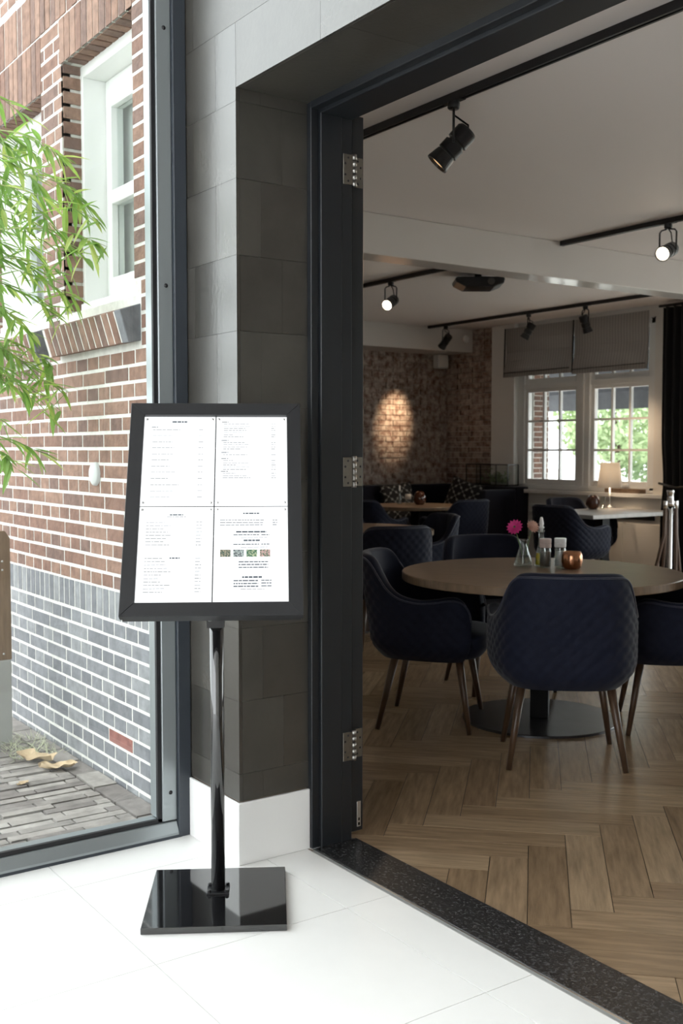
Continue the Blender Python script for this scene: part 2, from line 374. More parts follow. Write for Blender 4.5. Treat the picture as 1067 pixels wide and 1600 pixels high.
# ================================================================= SETTING: outside on the left
b = MB(); b.box(-30, XG-.1, -25, 1.9, -.35, -.052); pv = struct('ground_paving', b, 'paver_joint', 'outdoor ground paved with weathered narrow clinker bricks')
its = []
y = 1.72-.105
for i in range(60): its.append(((-3.55-.208*i, 1.665, -.03+R.uniform(-.003, .003)), (.2, .098, .06), R.randrange(4)))
x = -3.53; row = 0
while x > -6.2:
    y = 1.605-(.1 if row % 2 else 0)
    if row % 2: its.append(((x, 1.555+.025, -.03), (.047, .05, .06), R.randrange(4))); y = 1.55
    while y > .2:
        its.append(((x+R.uniform(-.002, .002), y-.1, -.03+R.uniform(-.005, .004)), (.046, .196, .06), R.randrange(4))); y -= .203
    x -= .0525; row += 1
pieces('paver', its, ['paver_%d' % i for i in range(4)], pv)
b = MB(); b.box(-30, -6.25, -25, 1.9, -.06, -.012); b.box(-6.25, XG-.1, -25, .2, -.06, -.012); b.build('far_paving', 'paver_0', pv)

# exterior brick wall
YE = 1.72
def hole(x0, x1, z0, z1): return (x0, x1, z0, z1)
OPEN = [(-4.606, -3.86, 1.95, 3.03), (-5.75, -4.86, 1.95, 2.97)]
b = MB()
xs = sorted({-11.0, XG-.1, *[o[0] for o in OPEN], *[o[1] for o in OPEN]})
for xa, xb in zip(xs, xs[1:]):
    op = [o for o in OPEN if o[0] <= xa and xb <= o[1]]
    if op: b.box(xa, xb, YE+.0012, 2.13, -.3, op[0][2]); b.box(xa, xb, YE+.0012, 2.13, op[0][3], 4.0)
    else: b.box(xa, xb, YE+.0012, 2.13, -.3, 4.0)
we = struct('wall_outside', b, 'mortar_white', 'weathered brick house wall, red brown above and grey below, with white joints')
its_r, its_g, its_s = [], [], []
def blocked(x0, x1, z0, z1):
    for o in OPEN:
        if x1 > o[0]+.001 and x0 < o[1]-.001 and z1 > o[2]-.001 and z0 < o[3]+.30: return o
        if o[0]-.05 < (x0+x1)/2 < o[1]+.04 and 1.73 < (z0+z1)/2 < 1.95: return o
    return None
def course(z, row, lst, nv, h=.049):
    L = .1085 if row % 2 == 0 else .2285; g = .0115
    x = XG-.115+ (0 if row % 2 == 0 else .0)
    first = True
    while x > -6.4:
        l = L*R.uniform(.96, 1.03)
        if first and row % 2: l = .17
        first = False
        x0, x1 = x-l, x
        segs = [(x0, x1)]
        for o in OPEN:
            ns = []
            for (p, q) in segs:
                hit = (q > o[0] and p < o[1] and z+h > o[2] and z < 3.2) or (q > o[0]-.06 and p < o[1]+.06 and 1.765 < z+h and z < 1.95)
                if not hit: ns.append((p, q)); continue
                lo, hi = (o[0], o[1]) if not (1.765 < z+h and z < 1.95) else (o[0]-.06, o[1]+.06)
                if p < lo: ns.append((p, lo))
                if q > hi: ns.append((hi, q))
            segs = ns
        for (p, q) in segs:
            if q-p > .015: lst.append((((p+q)/2, YE+.02+R.uniform(-.0008, .0005), z+h/2+R.uniform(-.001, .001)), (q-p, .04, h), R.randrange(nv)))
        x -= l+g
z = .669-.064*11; row = 0
while z < .63: course(z, row, its_g, 3, .051); z += .064; row += 1
x = XG-.115
while x > -6.4: its_s.append(((x-.027, YE+.02+R.uniform(-.0008, .0005), .728), (.054, .04, .116), R.randrange(3))); x -= .064
z = .797; row = 0
while z < 3.9:
    if not 3.19 < z < 3.45: course(z, row, its_r, 4, .050)
    z += .064; row += 1
for o in OPEN:                       # soldier arches over the windows
    x = o[1]
    while x-.048 > o[0]-.01: its_r.append(((x-.027, YE+.019, (o[3]+3.218)/2), (.055, .042, 3.218-o[3]), R.randrange(4))); x -= .064
x = XG-.115
while x > -6.4: its_r.append(((x-.027, YE+.019+R.uniform(-.002, .002), 3.335), (.055, .042, .215), R.randrange(4))); x -= .064
# brick reveals at the sides of the near window opening
for o in OPEN:
    z = 1.97; q = 0
    while z < o[3]-.03: its_r.append(((o[0]-.0, YE+.055, z+.0245), (.016, .095, .049), R.randrange(4))); its_r.append(((o[1], YE+.055, z+.0245), (.016, .095, .049), R.randrange(4))); z += .064
    x = o[1]
    while x-.05 > o[0]: its_r.append(((x-.025, YE+.06, o[3]), (.049, .10, .012), R.randrange(4))); x -= .064
its = [(c, s_, v) for c, s_, v in its_r]+[(c, s_, 4+v) for c, s_, v in its_g+its_s]
pk = min(range(len(its)), key=lambda i: math.hypot(its[i][0][0]+4.045, its[i][0][2]-.226)+(0 if its[i][1][0] > .2 else 1))
its[pk] = (its[pk][0], its[pk][1], 7)
pieces('brick', its, ['brick_red_%d' % i for i in range(4)]+['brick_grey_%d' % i for i in range(3)]+['brick_patch'], we)
# brick sills
for o in OPEN:
    b = None
    x = o[1]+.05
    n = 0
    while x-.05 > o[0]-.06:
        m_ = MB(); m_.prism([(YE+.09, 1.945), (YE-.085, 1.885), (YE-.050, 1.765), (YE+.09, 1.79)], x-.056, x, axis='x'); m_.build('sill_brick', ('brick_grey_1' if n == 0 else 'brick_red_%d' % (n % 4)), we, .003); x -= .064; n += 1
    m_ = MB(); m_.prism([(YE+.09, 1.942), (YE-.083, 1.883), (YE-.049, 1.768), (YE+.09, 1.79)], o[0]-.055, o[1]+.045, axis='x'); m_.build('sill_mortar', 'mortar_white', we)
# house windows
for n, (o, lab) in enumerate(zip(OPEN, ('white painted house window above the brick sill, nearest the glazing', 'white painted house window behind the bamboo leaves'))):
    w = thing('window_%d' % (n+2), lab, None); w['kind'] = 'structure'
    x0, x1, z0, z1 = o; ya, yb = YE+.085, YE+.25
    b = MB(); b.box(x0, x0+.03, ya, yb, z0, z1); b.box(x1-.03, x1, ya, yb, z0, z1); b.box(x0+.03, x1-.03, ya, yb, z1-.05, z1); b.box(x0+.03, x1-.03, ya-.02, yb, z0-.02, z0+.05); b.build('frame', 'white_gloss', w, .003)
    b = MB(); s_ = .055; zt = z1-.05; zb = z0+.05; zm = (zt+zb)/2-.02
    b.box(x0+.03, x0+.03+s_, yb-.06, yb, zb, zt); b.box(x1-.03-s_, x1-.03, yb-.06, yb, zb, zt); b.box(x0+.03+s_, x1-.03-s_, yb-.06, yb, zb, zb+.12); b.box(x0+.03+s_, x1-.03-s_, yb-.06, yb, zt-.12, zt); b.box(x0+.03+s_, x1-.03-s_, yb-.06, yb, zm-.03, zm+.03); sa = b.build('sash', 'white_gloss', w, .003)
    for za, zb2 in ((zb+.12, zm-.03), (zm+.03, zt-.12)): bx('pane', 'pane_glass', sa, x0+.03+s_, x1-.03-s_, yb-.03, yb-.026, za, zb2)
    bx('curtain_backing', 'ceramic_grey', w, x0, x1, yb+.03, yb+.04, z0, z1)
# vent plate
v_ = tag(MB().build('x', 'steel'), 'x'); bpy.data.objects.remove(v_)
b = MB(); b.lathe([(0, .016), (.04, .015), (.048, .010), (.05, 0)], 28, Matrix.Translation((-4.27, YE-.0005, 1.26)) @ Matrix.Rotation(PI/2, 4, 'X'))
tag(b.build('vent_cap', 'ceramic_grey'), 'round pale grey vent cap fixed to the red brick wall', 'vent')

# ================================================================= SETTING: restaurant room
XB = -10.7; YW = 9.1; ZC = 2.86; XE = 1.2; YI = 2.13
b = MB(); b.box(XB-.3, XE+.2, 2.148, YW+.3, -.2, -.003); fr = struct('floor_restaurant', b, 'oak_gap', 'oak herringbone parquet floor of the restaurant')
PL, PW = .63, .126; P0, Q0 = .1167-.63, 3.692; s2 = math.sqrt(.5)
def clip(poly, f):
    out = []
    for i in range(len(poly)):
        a, c = poly[i], poly[(i+1) % len(poly)]; fa, fc = f(a), f(c)
        if fa >= 0: out.append(a)
        if fa*fc < 0:
            t = fa/(fa-fc); out.append(tuple(a[k]+(c[k]-a[k])*t for k in range(4)))
    return out
planks = []
n5 = 5
for m_ in range(-16, 17):
    for k in range(-110, 111):
        for typ in (0, 1):
            ox, oy = k+m_*n5, k-m_*n5
            if typ == 0: r0 = (ox, ox+n5, oy, oy+1)
            else: r0 = (ox+n5, ox+n5+1, oy+1-n5, oy+1)
            g = .004
            p0, p1, q0, q1 = r0[0]*PW+P0+g/2*.6, r0[1]*PW+P0-g/2*.6, r0[2]*PW+Q0+g/2*.6, r0[3]*PW+Q0-g/2*.6
            cx, cy = ((p0+p1)-(q0+q1))/2*s2, ((p0+p1)+(q0+q1))/2*s2
            if not (XB-.4 < cx < XE+.4 and 1.7 < cy < YW+.4): continue
            ru, rv = R.uniform(0, 20), R.uniform(0, 20)
            pts = []
            for (p, q) in ((p0, q0), (p1, q0), (p1, q1), (p0, q1)):
                u, v = (p-p0, q-q0) if typ == 0 else (q-q0, p-p0)
                pts.append(((p-q)*s2, (p+q)*s2, u+ru, v+rv))
            for f in (lambda a: a[1]-2.149, lambda a: YW-a[1], lambda a: a[0]-XB, lambda a: XE-a[0]):
                pts = clip(pts, f)
                if len(pts) < 3: break
            if len(pts) < 3: continue
            planks.append((pts, (cx, cy, 0), R.randrange(4), R.uniform(-.0006, .0006)))
def plank_mesh(lst, name, single=None):
    bm = bmesh.new(); uv = bm.loops.layers.uv.new('UVMap')
    for pts, c, v, dz in lst:
        T = [bm.verts.new((p[0]-(c[0] if single else 0), p[1]-(c[1] if single else 0), dz)) for p in pts]; Bv = [bm.verts.new((t.co.x, t.co.y, -.008)) for t in T]
        f = bm.faces.new(T); f.material_index = 0 if single else v
        for l, p in zip(f.loops, pts): l[uv].uv = (p[2], p[3])
        for i in range(len(T)):
            j = (i+1) % len(T); f = bm.faces.new((T[j], T[i], Bv[i], Bv[j])); f.material_index = 0 if single else v
    bmesh.ops.recalc_face_normals(bm, faces=bm.faces)
    me = bpy.data.meshes.new(name); bm.to_mesh(me); bm.free(); return me
vis = sorted([p for p in planks if inview(p[1], 90)], key=lambda p: dist(p[1])); vid = {id(p) for p in vis[:300]}
for p in vis[:300]:
    me = plank_mesh([p], 'plank', True); me.materials.append(MATS['oak_%d' % p[2]]); link('plank', me, fr, (p[1][0], p[1][1], 0))
me = plank_mesh([p for p in planks if id(p) not in vid], 'plank_remainder')
for i in range(4): me.materials.append(MATS['oak_%d' % i])
link('plank_remainder', me, fr)['kind'] = 'stuff'

b = MB(); b.box(XB-.3, XE+.2, YI, YW+.3, ZC, ZC+.2); struct('ceiling', b, 'ceiling_paint', 'smooth off white restaurant ceiling')
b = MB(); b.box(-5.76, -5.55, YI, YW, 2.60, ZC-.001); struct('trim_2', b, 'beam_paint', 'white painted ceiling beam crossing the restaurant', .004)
b = MB(); b.box(XB, -10.2, YI, YW, 2.575, ZC-.001); struct('trim_3', b, 'beam_paint', 'white boxed soffit above the old brick wall', .004)
b = MB(); b.box(XE, XE+.2, 2.13, YW, 0, ZC); struct('wall_east', b, 'wall_paint', 'plain restaurant wall beyond the door')
b = MB(); b.box(XB-.3, XB-.02, YI, YW+.3, -.1, ZC); wb = struct('wall_west', b, 'mortar_old', 'old whitewashed brick wall behind the banquette')
# window wall with opening X -9.30..-7.40, z .93..2.75
WX0, WX1, WZ0, WZ1 = -9.42, -7.38, .93, 2.74
W2 = (-6.5, .6)
b = MB(); b.box(XB, WX0, YW+.02, YW+.3, 0, ZC); b.box(WX0, WX1, YW, YW+.3, 0, WZ0-.03); b.box(WX0, WX1, YW, YW+.3, WZ1, ZC); b.box(WX1, W2[0], YW, YW+.3, 0, ZC)
b.box(W2[0], W2[1], YW, YW+.3, 0, .3); b.box(W2[0], W2[1], YW, YW+.3, 2.5, ZC); b.box(W2[1], XE, YW, YW+.3, 0, ZC)
ww = struct('wall_back', b, 'wall_paint', 'off white window wall with sash windows')
bx('pilaster', 'white_paint', ww, -9.80, WX0+.02, YW-.06, YW+.02, .935, ZC-.001, .004)
bx('dado_rail', 'white_paint', ww, -9.14, -7.0, YW-.05, YW, .70, .73, .004)
bx('radiator_grille', 'dark_steel', ww, -7.95, -7.35, YW-.03, YW, .62, .68)
for i in range(3): bx('panel', 'wall_paint', ww, -9.12+.70*i, -8.47+.70*i, YW-.018, YW, .1, .58, .004)
# old bricks, west wall then the corner piece
its = []
z = .80; row = 0
while z < 2.57:
    y = YW-(.0 if row % 2 else .11)
    if row % 2 == 0: its.append(((XB-.015+R.uniform(-.004, .004), YW-.055, z+.031), (.03, .102, .060), R.randrange(3)))
    while y > 6.9:
        its.append(((XB-.015+R.uniform(-.005, .005), y-.11, z+.031), (.03, .212, .060), R.randrange(3))); y -= .22
    x = XB+(.06 if row % 2 else 0)
    if row % 2: its.append(((XB+.03, YW+.005, z+.031), (.052, .03, .060), R.randrange(3)))
    while x < -9.82:
        l = min(.212, -9.805-x); its.append(((x+l/2, YW+.005+R.uniform(-.005, .005), z+.031), (l, .03, .060), R.randrange(3))); x += .22
    z += .0665; row += 1
while z < ZC-.03:
    x = -10.2
    while x < -9.82:
        l = min(.212, -9.805-x); its.append(((x+l/2, YW+.005, z+.031), (l, .03, .060), R.randrange(3))); x += .22
    z += .0665
pieces('brick', its, ['wash_brick_%d' % i for i in range(3)], wb)
bx('old_plaster', 'wash_brick_1', wb, XB-.02, XB-.008, YI, 6.92, 0, 2.575)

# restaurant window (window_4)
w4 = thing('window_4', 'white wooden double window with small panes above the sill', None); w4['kind'] = 'structure'
yf = YW+.06
b = MB(); b.box(WX0, WX0+.12, yf-.05, yf+.08, WZ0, WZ1); b.box(WX1-.06, WX1, yf-.05, yf+.08, WZ0, WZ1); b.box(-8.46, -8.27, yf-.06, yf+.08, WZ0, WZ1); b.box(WX0, WX1, yf-.05, yf+.08, WZ1-.06, WZ1); b.box(WX0, WX1, yf-.05, yf+.08, WZ0-.03, WZ0+.03); b.build('frame', 'white_gloss', w4, .004)
bx('mullion_bead', 'white_gloss', w4, -8.385, -8.345, yf-.075, yf-.06, WZ0+.03, WZ1-.06, .003)
for (xa, xb) in ((-9.30, -8.46), (-8.27, -7.44)):
    b = MB(); st = .045
    b.box(xa, xb, yf-.045, yf+.02, 2.075, 2.135); b.build('transom', 'white_gloss', w4, .003)
    for (z0, z1, rows, nm) in ((.96, 2.075, 3, 'lower_sash'), (2.135, 2.69, 2, 'upper_sash')):
        b = MB(); b.box(xa, xa+st, yf-.03, yf+.02, z0, z1); b.box(xb-st, xb, yf-.03, yf+.02, z0, z1); b.box(xa+st, xb-st, yf-.03, yf+.02, z0, z0+.06); b.box(xa+st, xb-st, yf-.03, yf+.02, z1-.04, z1)
        sa = b.build(nm, 'white_gloss', w4, .003)
        cw = (xb-xa-2*st)/3; rh = (z1-z0-.10)/rows
        for i in (1, 2): bx('muntin', 'white_gloss', sa, xa+st+cw*i-.012, xa+st+cw*i+.012, yf-.025, yf+.015, z0+.06, z1-.04)
        for i in range(1, rows): bx('muntin', 'white_gloss', sa, xa+st, xb-st, yf-.024, yf+.014, z0+.06+rh*i-.012, z0+.06+rh*i+.012)
        for i in range(3):
            for j in range(rows): bx('pane', 'pane_glass', sa, xa+st+cw*i+.005, xa+st+cw*(i+1)-.005, yf-.006, yf-.002, z0+.06+rh*j+.005, z0+.06+rh*(j+1)-.005)
b = MB(); b.box(WX0-.02, -7.05, YW-.10, YW+.02, WZ0-.075, WZ0-.03); struct('trim_4', b, 'white_gloss', 'white window sill board under the small paned window', .006)
b = MB(); b.box(-9.42, -9.30, YW+.16, YW+.42, .6, 2.74); op = struct('wall_pier', b, 'mortar_white', 'red brick window pier seen through the left panes')
z = .9; q = 0
mm = MB(); mm.box(-.5, .5, -.5, .5, -.5, .5); bm1 = mm.mesh('brick', 'brick_red_1'); mm = MB(); mm.box(-.5, .5, -.5, .5, -.5, .5); bm2 = mm.mesh('brick', 'brick_red_3')
while z < 2.3:
    for yy, ln in (((YW+.22, .10), (YW+.35, .13)) if q % 2 else ((YW+.29, .22),)):
        o = link('brick', bm1 if R.random() < .6 else bm2, op, (-9.302, yy, z+.025)); o.scale = (.02, ln, .05)
    z += .062; q += 1

# added window, out of view along the back wall, to brighten the room
w5 = thing('window_5', 'added wide glazed window out of view, letting more daylight into the restaurant', None); w5['kind'] = 'structure'
b = MB(); b.box(W2[0], W2[0]+.06, YW+.05, YW+.12, .3, 2.5); b.box(W2[1]-.06, W2[1], YW+.05, YW+.12, .3, 2.5); [b.box(xx, xx+.06, YW+.05, YW+.12, .3, 2.5) for xx in (-4.75, -2.98, -1.2)]; b.box(W2[0], W2[1], YW+.05, YW+.12, 2.44, 2.5); b.box(W2[0], W2[1], YW+.05, YW+.12, .3, .36); b.build('frame', 'white_gloss', w5)
bx('pane', 'pane_glass', w5, W2[0], W2[1], YW+.08, YW+.085, .3, 2.5)

# outside beyond the restaurant window
b = MB(); b.box(-60, 20, YW+.3, 60, -.3, -.1); struct('ground_street', b, 'earth', 'pale street ground outside the restaurant window')
aw = thing('awning', 'dark grey fabric awning outside the restaurant window', 'awning', (-8.5, YW+.3, 0))
b = MB(); b.prism([(0, 2.75), (0, 2.73), (1.15, 2.09), (1.15, 2.115)], -1.9, 2.2, axis='x'); b.build('canopy', 'awning', aw)
b = MB()
b.grid(lambda u, v: Vector((-1.9+4.1*u, 1.152+.012*math.sin(u*60), 2.11-.24*v)), 80, 2); b.build('valance', 'awning_light', aw)
for ax_ in (-1.85, 2.15):
    b = MB(); b.tube([(ax_, .02, 2.05), (ax_, 1.12, 2.09)], .015, 8); b.build('arm', 'black_satin', aw)
def leafball(name, label, c, rad, n, m, ls=.08, grp=None):
    n *= 4
    t = thing(name, label, 'tree' if 'tree' in name else 'shrub', (c[0], c[1], -.1), 0, grp)
    b = MB(); b.tube([(0, 0, 0), (.05, 0, c[2]*.6+.1), (0, 0, c[2]+.1)], [.1, .07, .04], 8); b.build('trunk', 'walnut', t)
    b = MB()
    for i in range(n):
        while True:
            p = Vector((R.uniform(-1, 1), R.uniform(-1, 1), R.uniform(-1, 1)))
            if .35 < p.length < 1: break
        p = Vector((p.x*rad[0], p.y*rad[1], p.z*rad[2]+c[2]+.1))
        d = Vector((R.gauss(0, 1), R.gauss(0, 1), R.gauss(0, 1))).normalized(); e = d.orthogonal().normalized(); l = ls*R.uniform(.6, 1.3)
        vs = [b.bm.verts.new(p+d*l), b.bm.verts.new(p+e*l*.45), b.bm.verts.new(p-d*l), b.bm.verts.new(p-e*l*.45)]; b.bm.faces.new(vs)
    o = b.build('foliage', m, t); o['kind'] = 'stuff'
leafball('street_tree', 'tall green street tree seen through the left casement panes', (-14.3, 16.5, 2.1), (1.3, 1.1, 1.1), 900, 'shrub_leaf')
leafball('street_tree', 'wide pale green tree seen through the right casement panes', (-12.2, 20.5, 2.9), (2.2, 1.3, 1.2), 1000, 'shrub_pale')
leafball('street_shrub', 'low dark hedge shrub seen behind the lamp shade', (-10.8, 17.5, 1.1), (1.6, .8, .55), 700, 'shrub_dark', .07)
leafball('street_shrub', 'low leafy shrub seen at the foot of the street tree', (-14.6, 18.6, 1.2), (1.7, .8, .6), 700, 'shrub_dark', .07)

# roman blinds
for (xa, xb, zb, lab) in ((-9.53, -8.468, 2.225, 'grey striped roman blind over the casement beside the brick corner'), (-8.435, -7.41, 2.205, 'grey striped roman blind over the casement beside the black curtain')):
    t = thing('roman_blind', lab, 'blind', ((xa+xb)/2, YW-.07, zb), 0, 'roman blinds at the restaurant window'); hw = (xb-xa)/2; H_ = 2.805-zb
    b = MB()
    prof = [(.0, H_), (-.004, H_*.75), (.004, H_*.5), (-.006, H_*.34), (-.03, .10), (-.034, .05), (-.022, .03), (-.012, .035), (.004, .06), (.004, H_)]
    b.prism(prof, -hw, hw, axis='x'); b.build('fabric', 'blind_fabric', t)
    b = MB(); b.prism([(-.036, .0), (-.010, .0), (-.010, .045), (-.030, .045)], -hw, hw, axis='x'); b.build('hem_bar', 'blind_fabric', t)
    b = MB(); b.tube([(-hw+.01, -.045, .05), (hw-.01, -.045, .055)], .004, 6); b.build('hem_piping', 'black_matte', t)
    b = MB(); b.tube([(-hw-.004, -.02, H_), (-hw-.006, -.025, .3), (-hw-.008, -.03, .0)], .006, 6); b.tube([(-hw-.004, -.01, H_), (-hw-.002, -.03, .0)], .004, 6); b.build('cord', 'black_matte', t)
# curtain
t = thing('curtain', 'floor length black curtain tied beside the window', 'curtain', (-6.93, YW-.10, 0))
b = MB()
def cf(u, v):
    pinch = 1-.25*math.exp(-((v-.37)/.1)**2)
    return Vector(((-.25+.62*u)*1.0+(1-pinch)*.12*(1 if u < .5 else -1)*abs(u-.5)*2, .05*math.sin(u*PI*13)*pinch-.03, .02+2.78*v))
b.grid(cf, 104, 30); b.build('drape', 'curtain', t)
b = MB(); b.tube([(-.24, -.07, 1.02), (.0, -.10, .98), (.33, -.07, 1.02)], .012, 8); b.build('tie_back', 'black_satin', t)
b = MB(); b.tube([(-.3, -.03, 2.82), (.45, -.03, 2.82)], .014, 8); b.build('rod', 'black_satin', t)

# ================================================================= ceiling fittings
def track(x0, x1, y, lab):
    t = thing('track_rail', lab, 'track rail', ((x0+x1)/2, y, ZC-.034), 0, 'black lighting tracks')
    h = (x1-x0)/2
    b = MB(); b.prism([(-.017, .001), (-.006, .001), (-.006, .018), (.006, .018), (.006, .001), (.017, .001), (.017, .0335), (-.017, .0335)], -h, h, axis='x'); b.build('rail', 'black_satin', t)
    bx('end_cap', 'black_matte', t, -h-.006, -h, -.0185, .0185, 0, .0338); bx('end_cap', 'black_matte', t, h, h+.006, -.0185, .0185, 0, .0338)
track(-4.7, -.9, 3.03, 'long black lighting track just inside the doorway')
track(-5.53, -3.6, 5.78, 'black lighting track stopping at the ceiling beam on the doorway side')
track(-9.0, -5.78, 5.78, 'black lighting track running behind the ceiling beam from the projector side')
track(-10.17, -6.6, 8.36, 'black lighting track in front of the roman blinds')
def spotlight(x, y, aim, lab, lit, scale=1.0, energy=0, ang=30):
    z = ZC-.034
    t = thing('spotlight', lab, 'spotlight', (x, y, z), 0, 'black track spotlights')
    d = (Vector(aim)-Vector((x, y, z-.17))).normalized()
    hd = Vector((d.x, d.y, 0)).normalized(); sd = Vector((-hd.y, hd.x, 0)); c = Vector((0, 0, -.175*scale))
    b = MB(); b.box(-.055, .055, -.018, .018, -.002, .014); b.lathe([(.026, -.001), (.026, -.026), (.02, -.032), (0, -.032)], 20); b.build('adapter', 'black_satin', t)
    b = MB(); w_ = .056*scale
    pts = [c+sd*w_, c+sd*w_+Vector((0, 0, .12*scale)), Vector((0, 0, -.040))+sd*(w_-.012), Vector((0, 0, -.034))+sd*.01]
    for sg in (1, -1):
        q = [Vector((p.x*sg if False else p.x, p.y, p.z)) for p in pts]
        q = [p-2*sd*sd.dot(p) if sg < 0 else p for p in pts]
        b.tube(q, .0055, 6)
    b.build('yoke', 'black_satin', t)
    m = Matrix.Translation(c) @ euler_to(d) @ Matrix.Scale(scale, 4)
    b = MB(); b.lathe([(0, -.085), (.038, -.085), (.046, -.075), (.046, -.02), (.036, -.018), (.036, -.008), (.045, -.006), (.045, .035), (.037, .036), (.037, .042), (.043, .044), (.050, .09), (.050, .097), (.043, .097), (.041, .085), (0, .080)], 28, m, True)
    bd = b.build('housing', 'black_satin', t)
    for f in bd.data.polygons: f.use_smooth = False
    b = MB(); b.lathe([(0, .086), (.041, .0855)], 24, m); b.build('lens', 'lens_lit' if lit else 'lens_dim', t)
    b = MB(); b.tube([(0, 0, -.03), sd*.02+Vector((0, 0, -.06)), c-d*.085*scale+Vector((0, 0, .02)), c-d*.085*scale], .004, 6); b.build('cable', 'black_matte', t)
    if energy: spot('spot_beam', Vector((x, y, z))+c+d*.11*scale, aim, energy, ang)
    return t
spotlight(-3.53, 3.03, (-4.0, 2.48, 1.9), 'large black track spotlight just inside the doorway, aimed down', False, 1.05)
spotlight(-4.60, 5.78, (-3.2, 1.2, 1.0), 'lit black track spotlight on the short track beside the beam', True, 1.0, 25, 50)
spotlight(-7.56, 5.78, (-4.9, .93, .25), 'lit black track spotlight on the track beside the projector', True, 1.0, 25, 50)
spotlight(-9.86, 8.36, (-10.7, 8.24, 1.74), 'black track spotlight aimed at the old brick wall', False, 1.0, 85, 33)
spotlight(-8.48, 8.36, (-8.9, 8.06, 1.8), 'black track spotlight in front of the blind beside the brick corner', False, 1.0, 30, 60)
spotlight(-7.67, 8.36, (-7.6, 8.7, 1.8), 'black track spotlight in front of the blind beside the curtain', False, 1.0, 30, 60)
t = thing('projector', 'flat black projector hanging under the ceiling behind the beam', 'projector', (-6.95, 6.25, ZC-.11), math.radians(55))
b = MB(); b.prism([(-.21, .05), (-.20, .02), (-.12, -.02), (.12, -.02), (.20, .01), (.21, .05), (.19, .065), (-.19, .065)], -.15, .15); b.build('housing', 'black_satin', t, .008, 2)
b = MB(); b.tube([(.09, -.15, .022), (.09, -.166, .022)], .03, 20); b.build('lens', 'black_gloss', t)
b = MB(); b.tube([(0, 0, .06), (0, 0, .109)], .03, 12); b.build('ceiling_mount', 'black_satin', t)
t = thing('wall_speaker', 'small white loudspeaker under the soffit on the old brick wall', 'speaker', (XB+.0, 8.93, 2.40), 0)
b = MB(); b.box(.015, .13, -.085, .085, 0, .17); b.build('cabinet', 'white_paint', t, .018, 2)
b = MB(); b.box(.125, .133, -.07, .07, .012, .158); b.build('grille', 'wall_paint', t, .004)
t = thing('smoke_detector', 'small round white detector at the end of the soffit', 'detector', (-10.2, YW-.12, 2.74))
b = MB(); b.lathe([(0, .03), (.03, .03), (.045, .018), (.05, 0)], 20, Matrix.Rotation(PI/2, 4, 'Y')); b.build('dome', 'white_paint', t)

# ================================================================= menu stand
YAW = math.radians(58.9); TILT = math.radians(29)
ms = thing('menu_stand', 'black floor standing menu display with four lit menu pages', 'menu stand', (-2.848, 1.522, 0), YAW)
b = MB(); b.box(-.2055, .2055, -.250, .175, .0, .019); b.build('base_plate', 'black_gloss', ms, .0015)
b = MB(); b.tube([(0, 0, .0235), (0, 0, 1.02)], .021, 24); b.build('pole', 'black_gloss', ms)
b = MB(); b.box(-.034, .034, -.034, .034, .019, .024); br = b.build('mounting_plate', 'black_satin', ms, .001)
for sx in (-1, 1):
    for sy in (-1, 1):
        b = MB(); b.lathe([(.0065, .024), (.0065, .030), (.004, .032), (0, .032)], 6, smooth=False, c=(sx*.027, sy*.027, 0)); b.build('bolt', 'black_satin', br)
FW_, FH = .52, .70
fm = Matrix.Translation((-.004, -.010, 1.19)) @ Matrix.Rotation(-TILT, 4, 'X')     # local: x right, z up the face, -y towards the reader
def fb_(name, m_, parent, *a, bevel=0):
    b = MB(); b.box(*a, m=fm); return b.build(name, m_, parent, bevel)
cs = fb_('case', 'black_satin', ms, -FW_/2+.004, FW_/2-.004, .002, .036, -FH/2+.004, FH/2-.004, bevel=.002)
fb_('pole_clamp', 'black_satin', cs, -.04, .04, .036, .062, -.22, -.06)
b = MB(); b.lathe([(0, .012), (.008, .011), (.011, .006), (.011, 0)], 16, Matrix.Translation((-.018, -.030, .862)) @ Matrix.Rotation(PI/2, 4, 'X')); b.build('clamp_screw', 'steel', ms)
b = MB(); b.box(-.028, .024, -.028, .02, .83, .90); b.build('clamp_block', 'black_satin', ms)
fo = bpy.data.objects.new('frame', None); COL.objects.link(fo); fo.parent = ms
bw = .042
o_, i_ = (FW_/2, FH/2), (FW_/2-bw, FH/2-bw)
quads = [[(-o_[0], o_[1]), (o_[0], o_[1]), (i_[0], i_[1]), (-i_[0], i_[1])], [(o_[0], o_[1]), (o_[0], -o_[1]), (i_[0], -i_[1]), (i_[0], i_[1])],
         [(o_[0], -o_[1]), (-o_[0], -o_[1]), (-i_[0], -i_[1]), (i_[0], -i_[1])], [(-o_[0], -o_[1]), (-o_[0], o_[1]), (-i_[0], i_[1]), (-i_[0], -i_[1])]]
for q in quads:
    b = MB(); b.prism(q, -.018, .010, fm); b.build('frame_rail', 'black_satin', fo, .0012)
fb_('backing_panel', 'black_satin', ms, -i_[0], i_[0], -.002, .0015, -i_[1], i_[1])
def strips(rows, name, m_, par, cx, cz):
    b = MB()
    for (x0, x1, zz, h) in rows:
        h *= 1.3
        x = x0
        while x < x1-.001:
            w_ = min(R.uniform(.005, .018), x1-x); vs = [b.bm.verts.new(fm @ Vector((cx+a, -.0052, cz+c))) for a, c in ((x, zz-h/2), (x+w_, zz-h/2), (x+w_, zz+h/2), (x, zz+h/2))]; b.bm.faces.new(vs); x += w_+.0013
    o = b.build(name, m_, par); o['kind'] = 'stuff'; return o
SW, SH = i_[0]-.0020, i_[1]-.0018
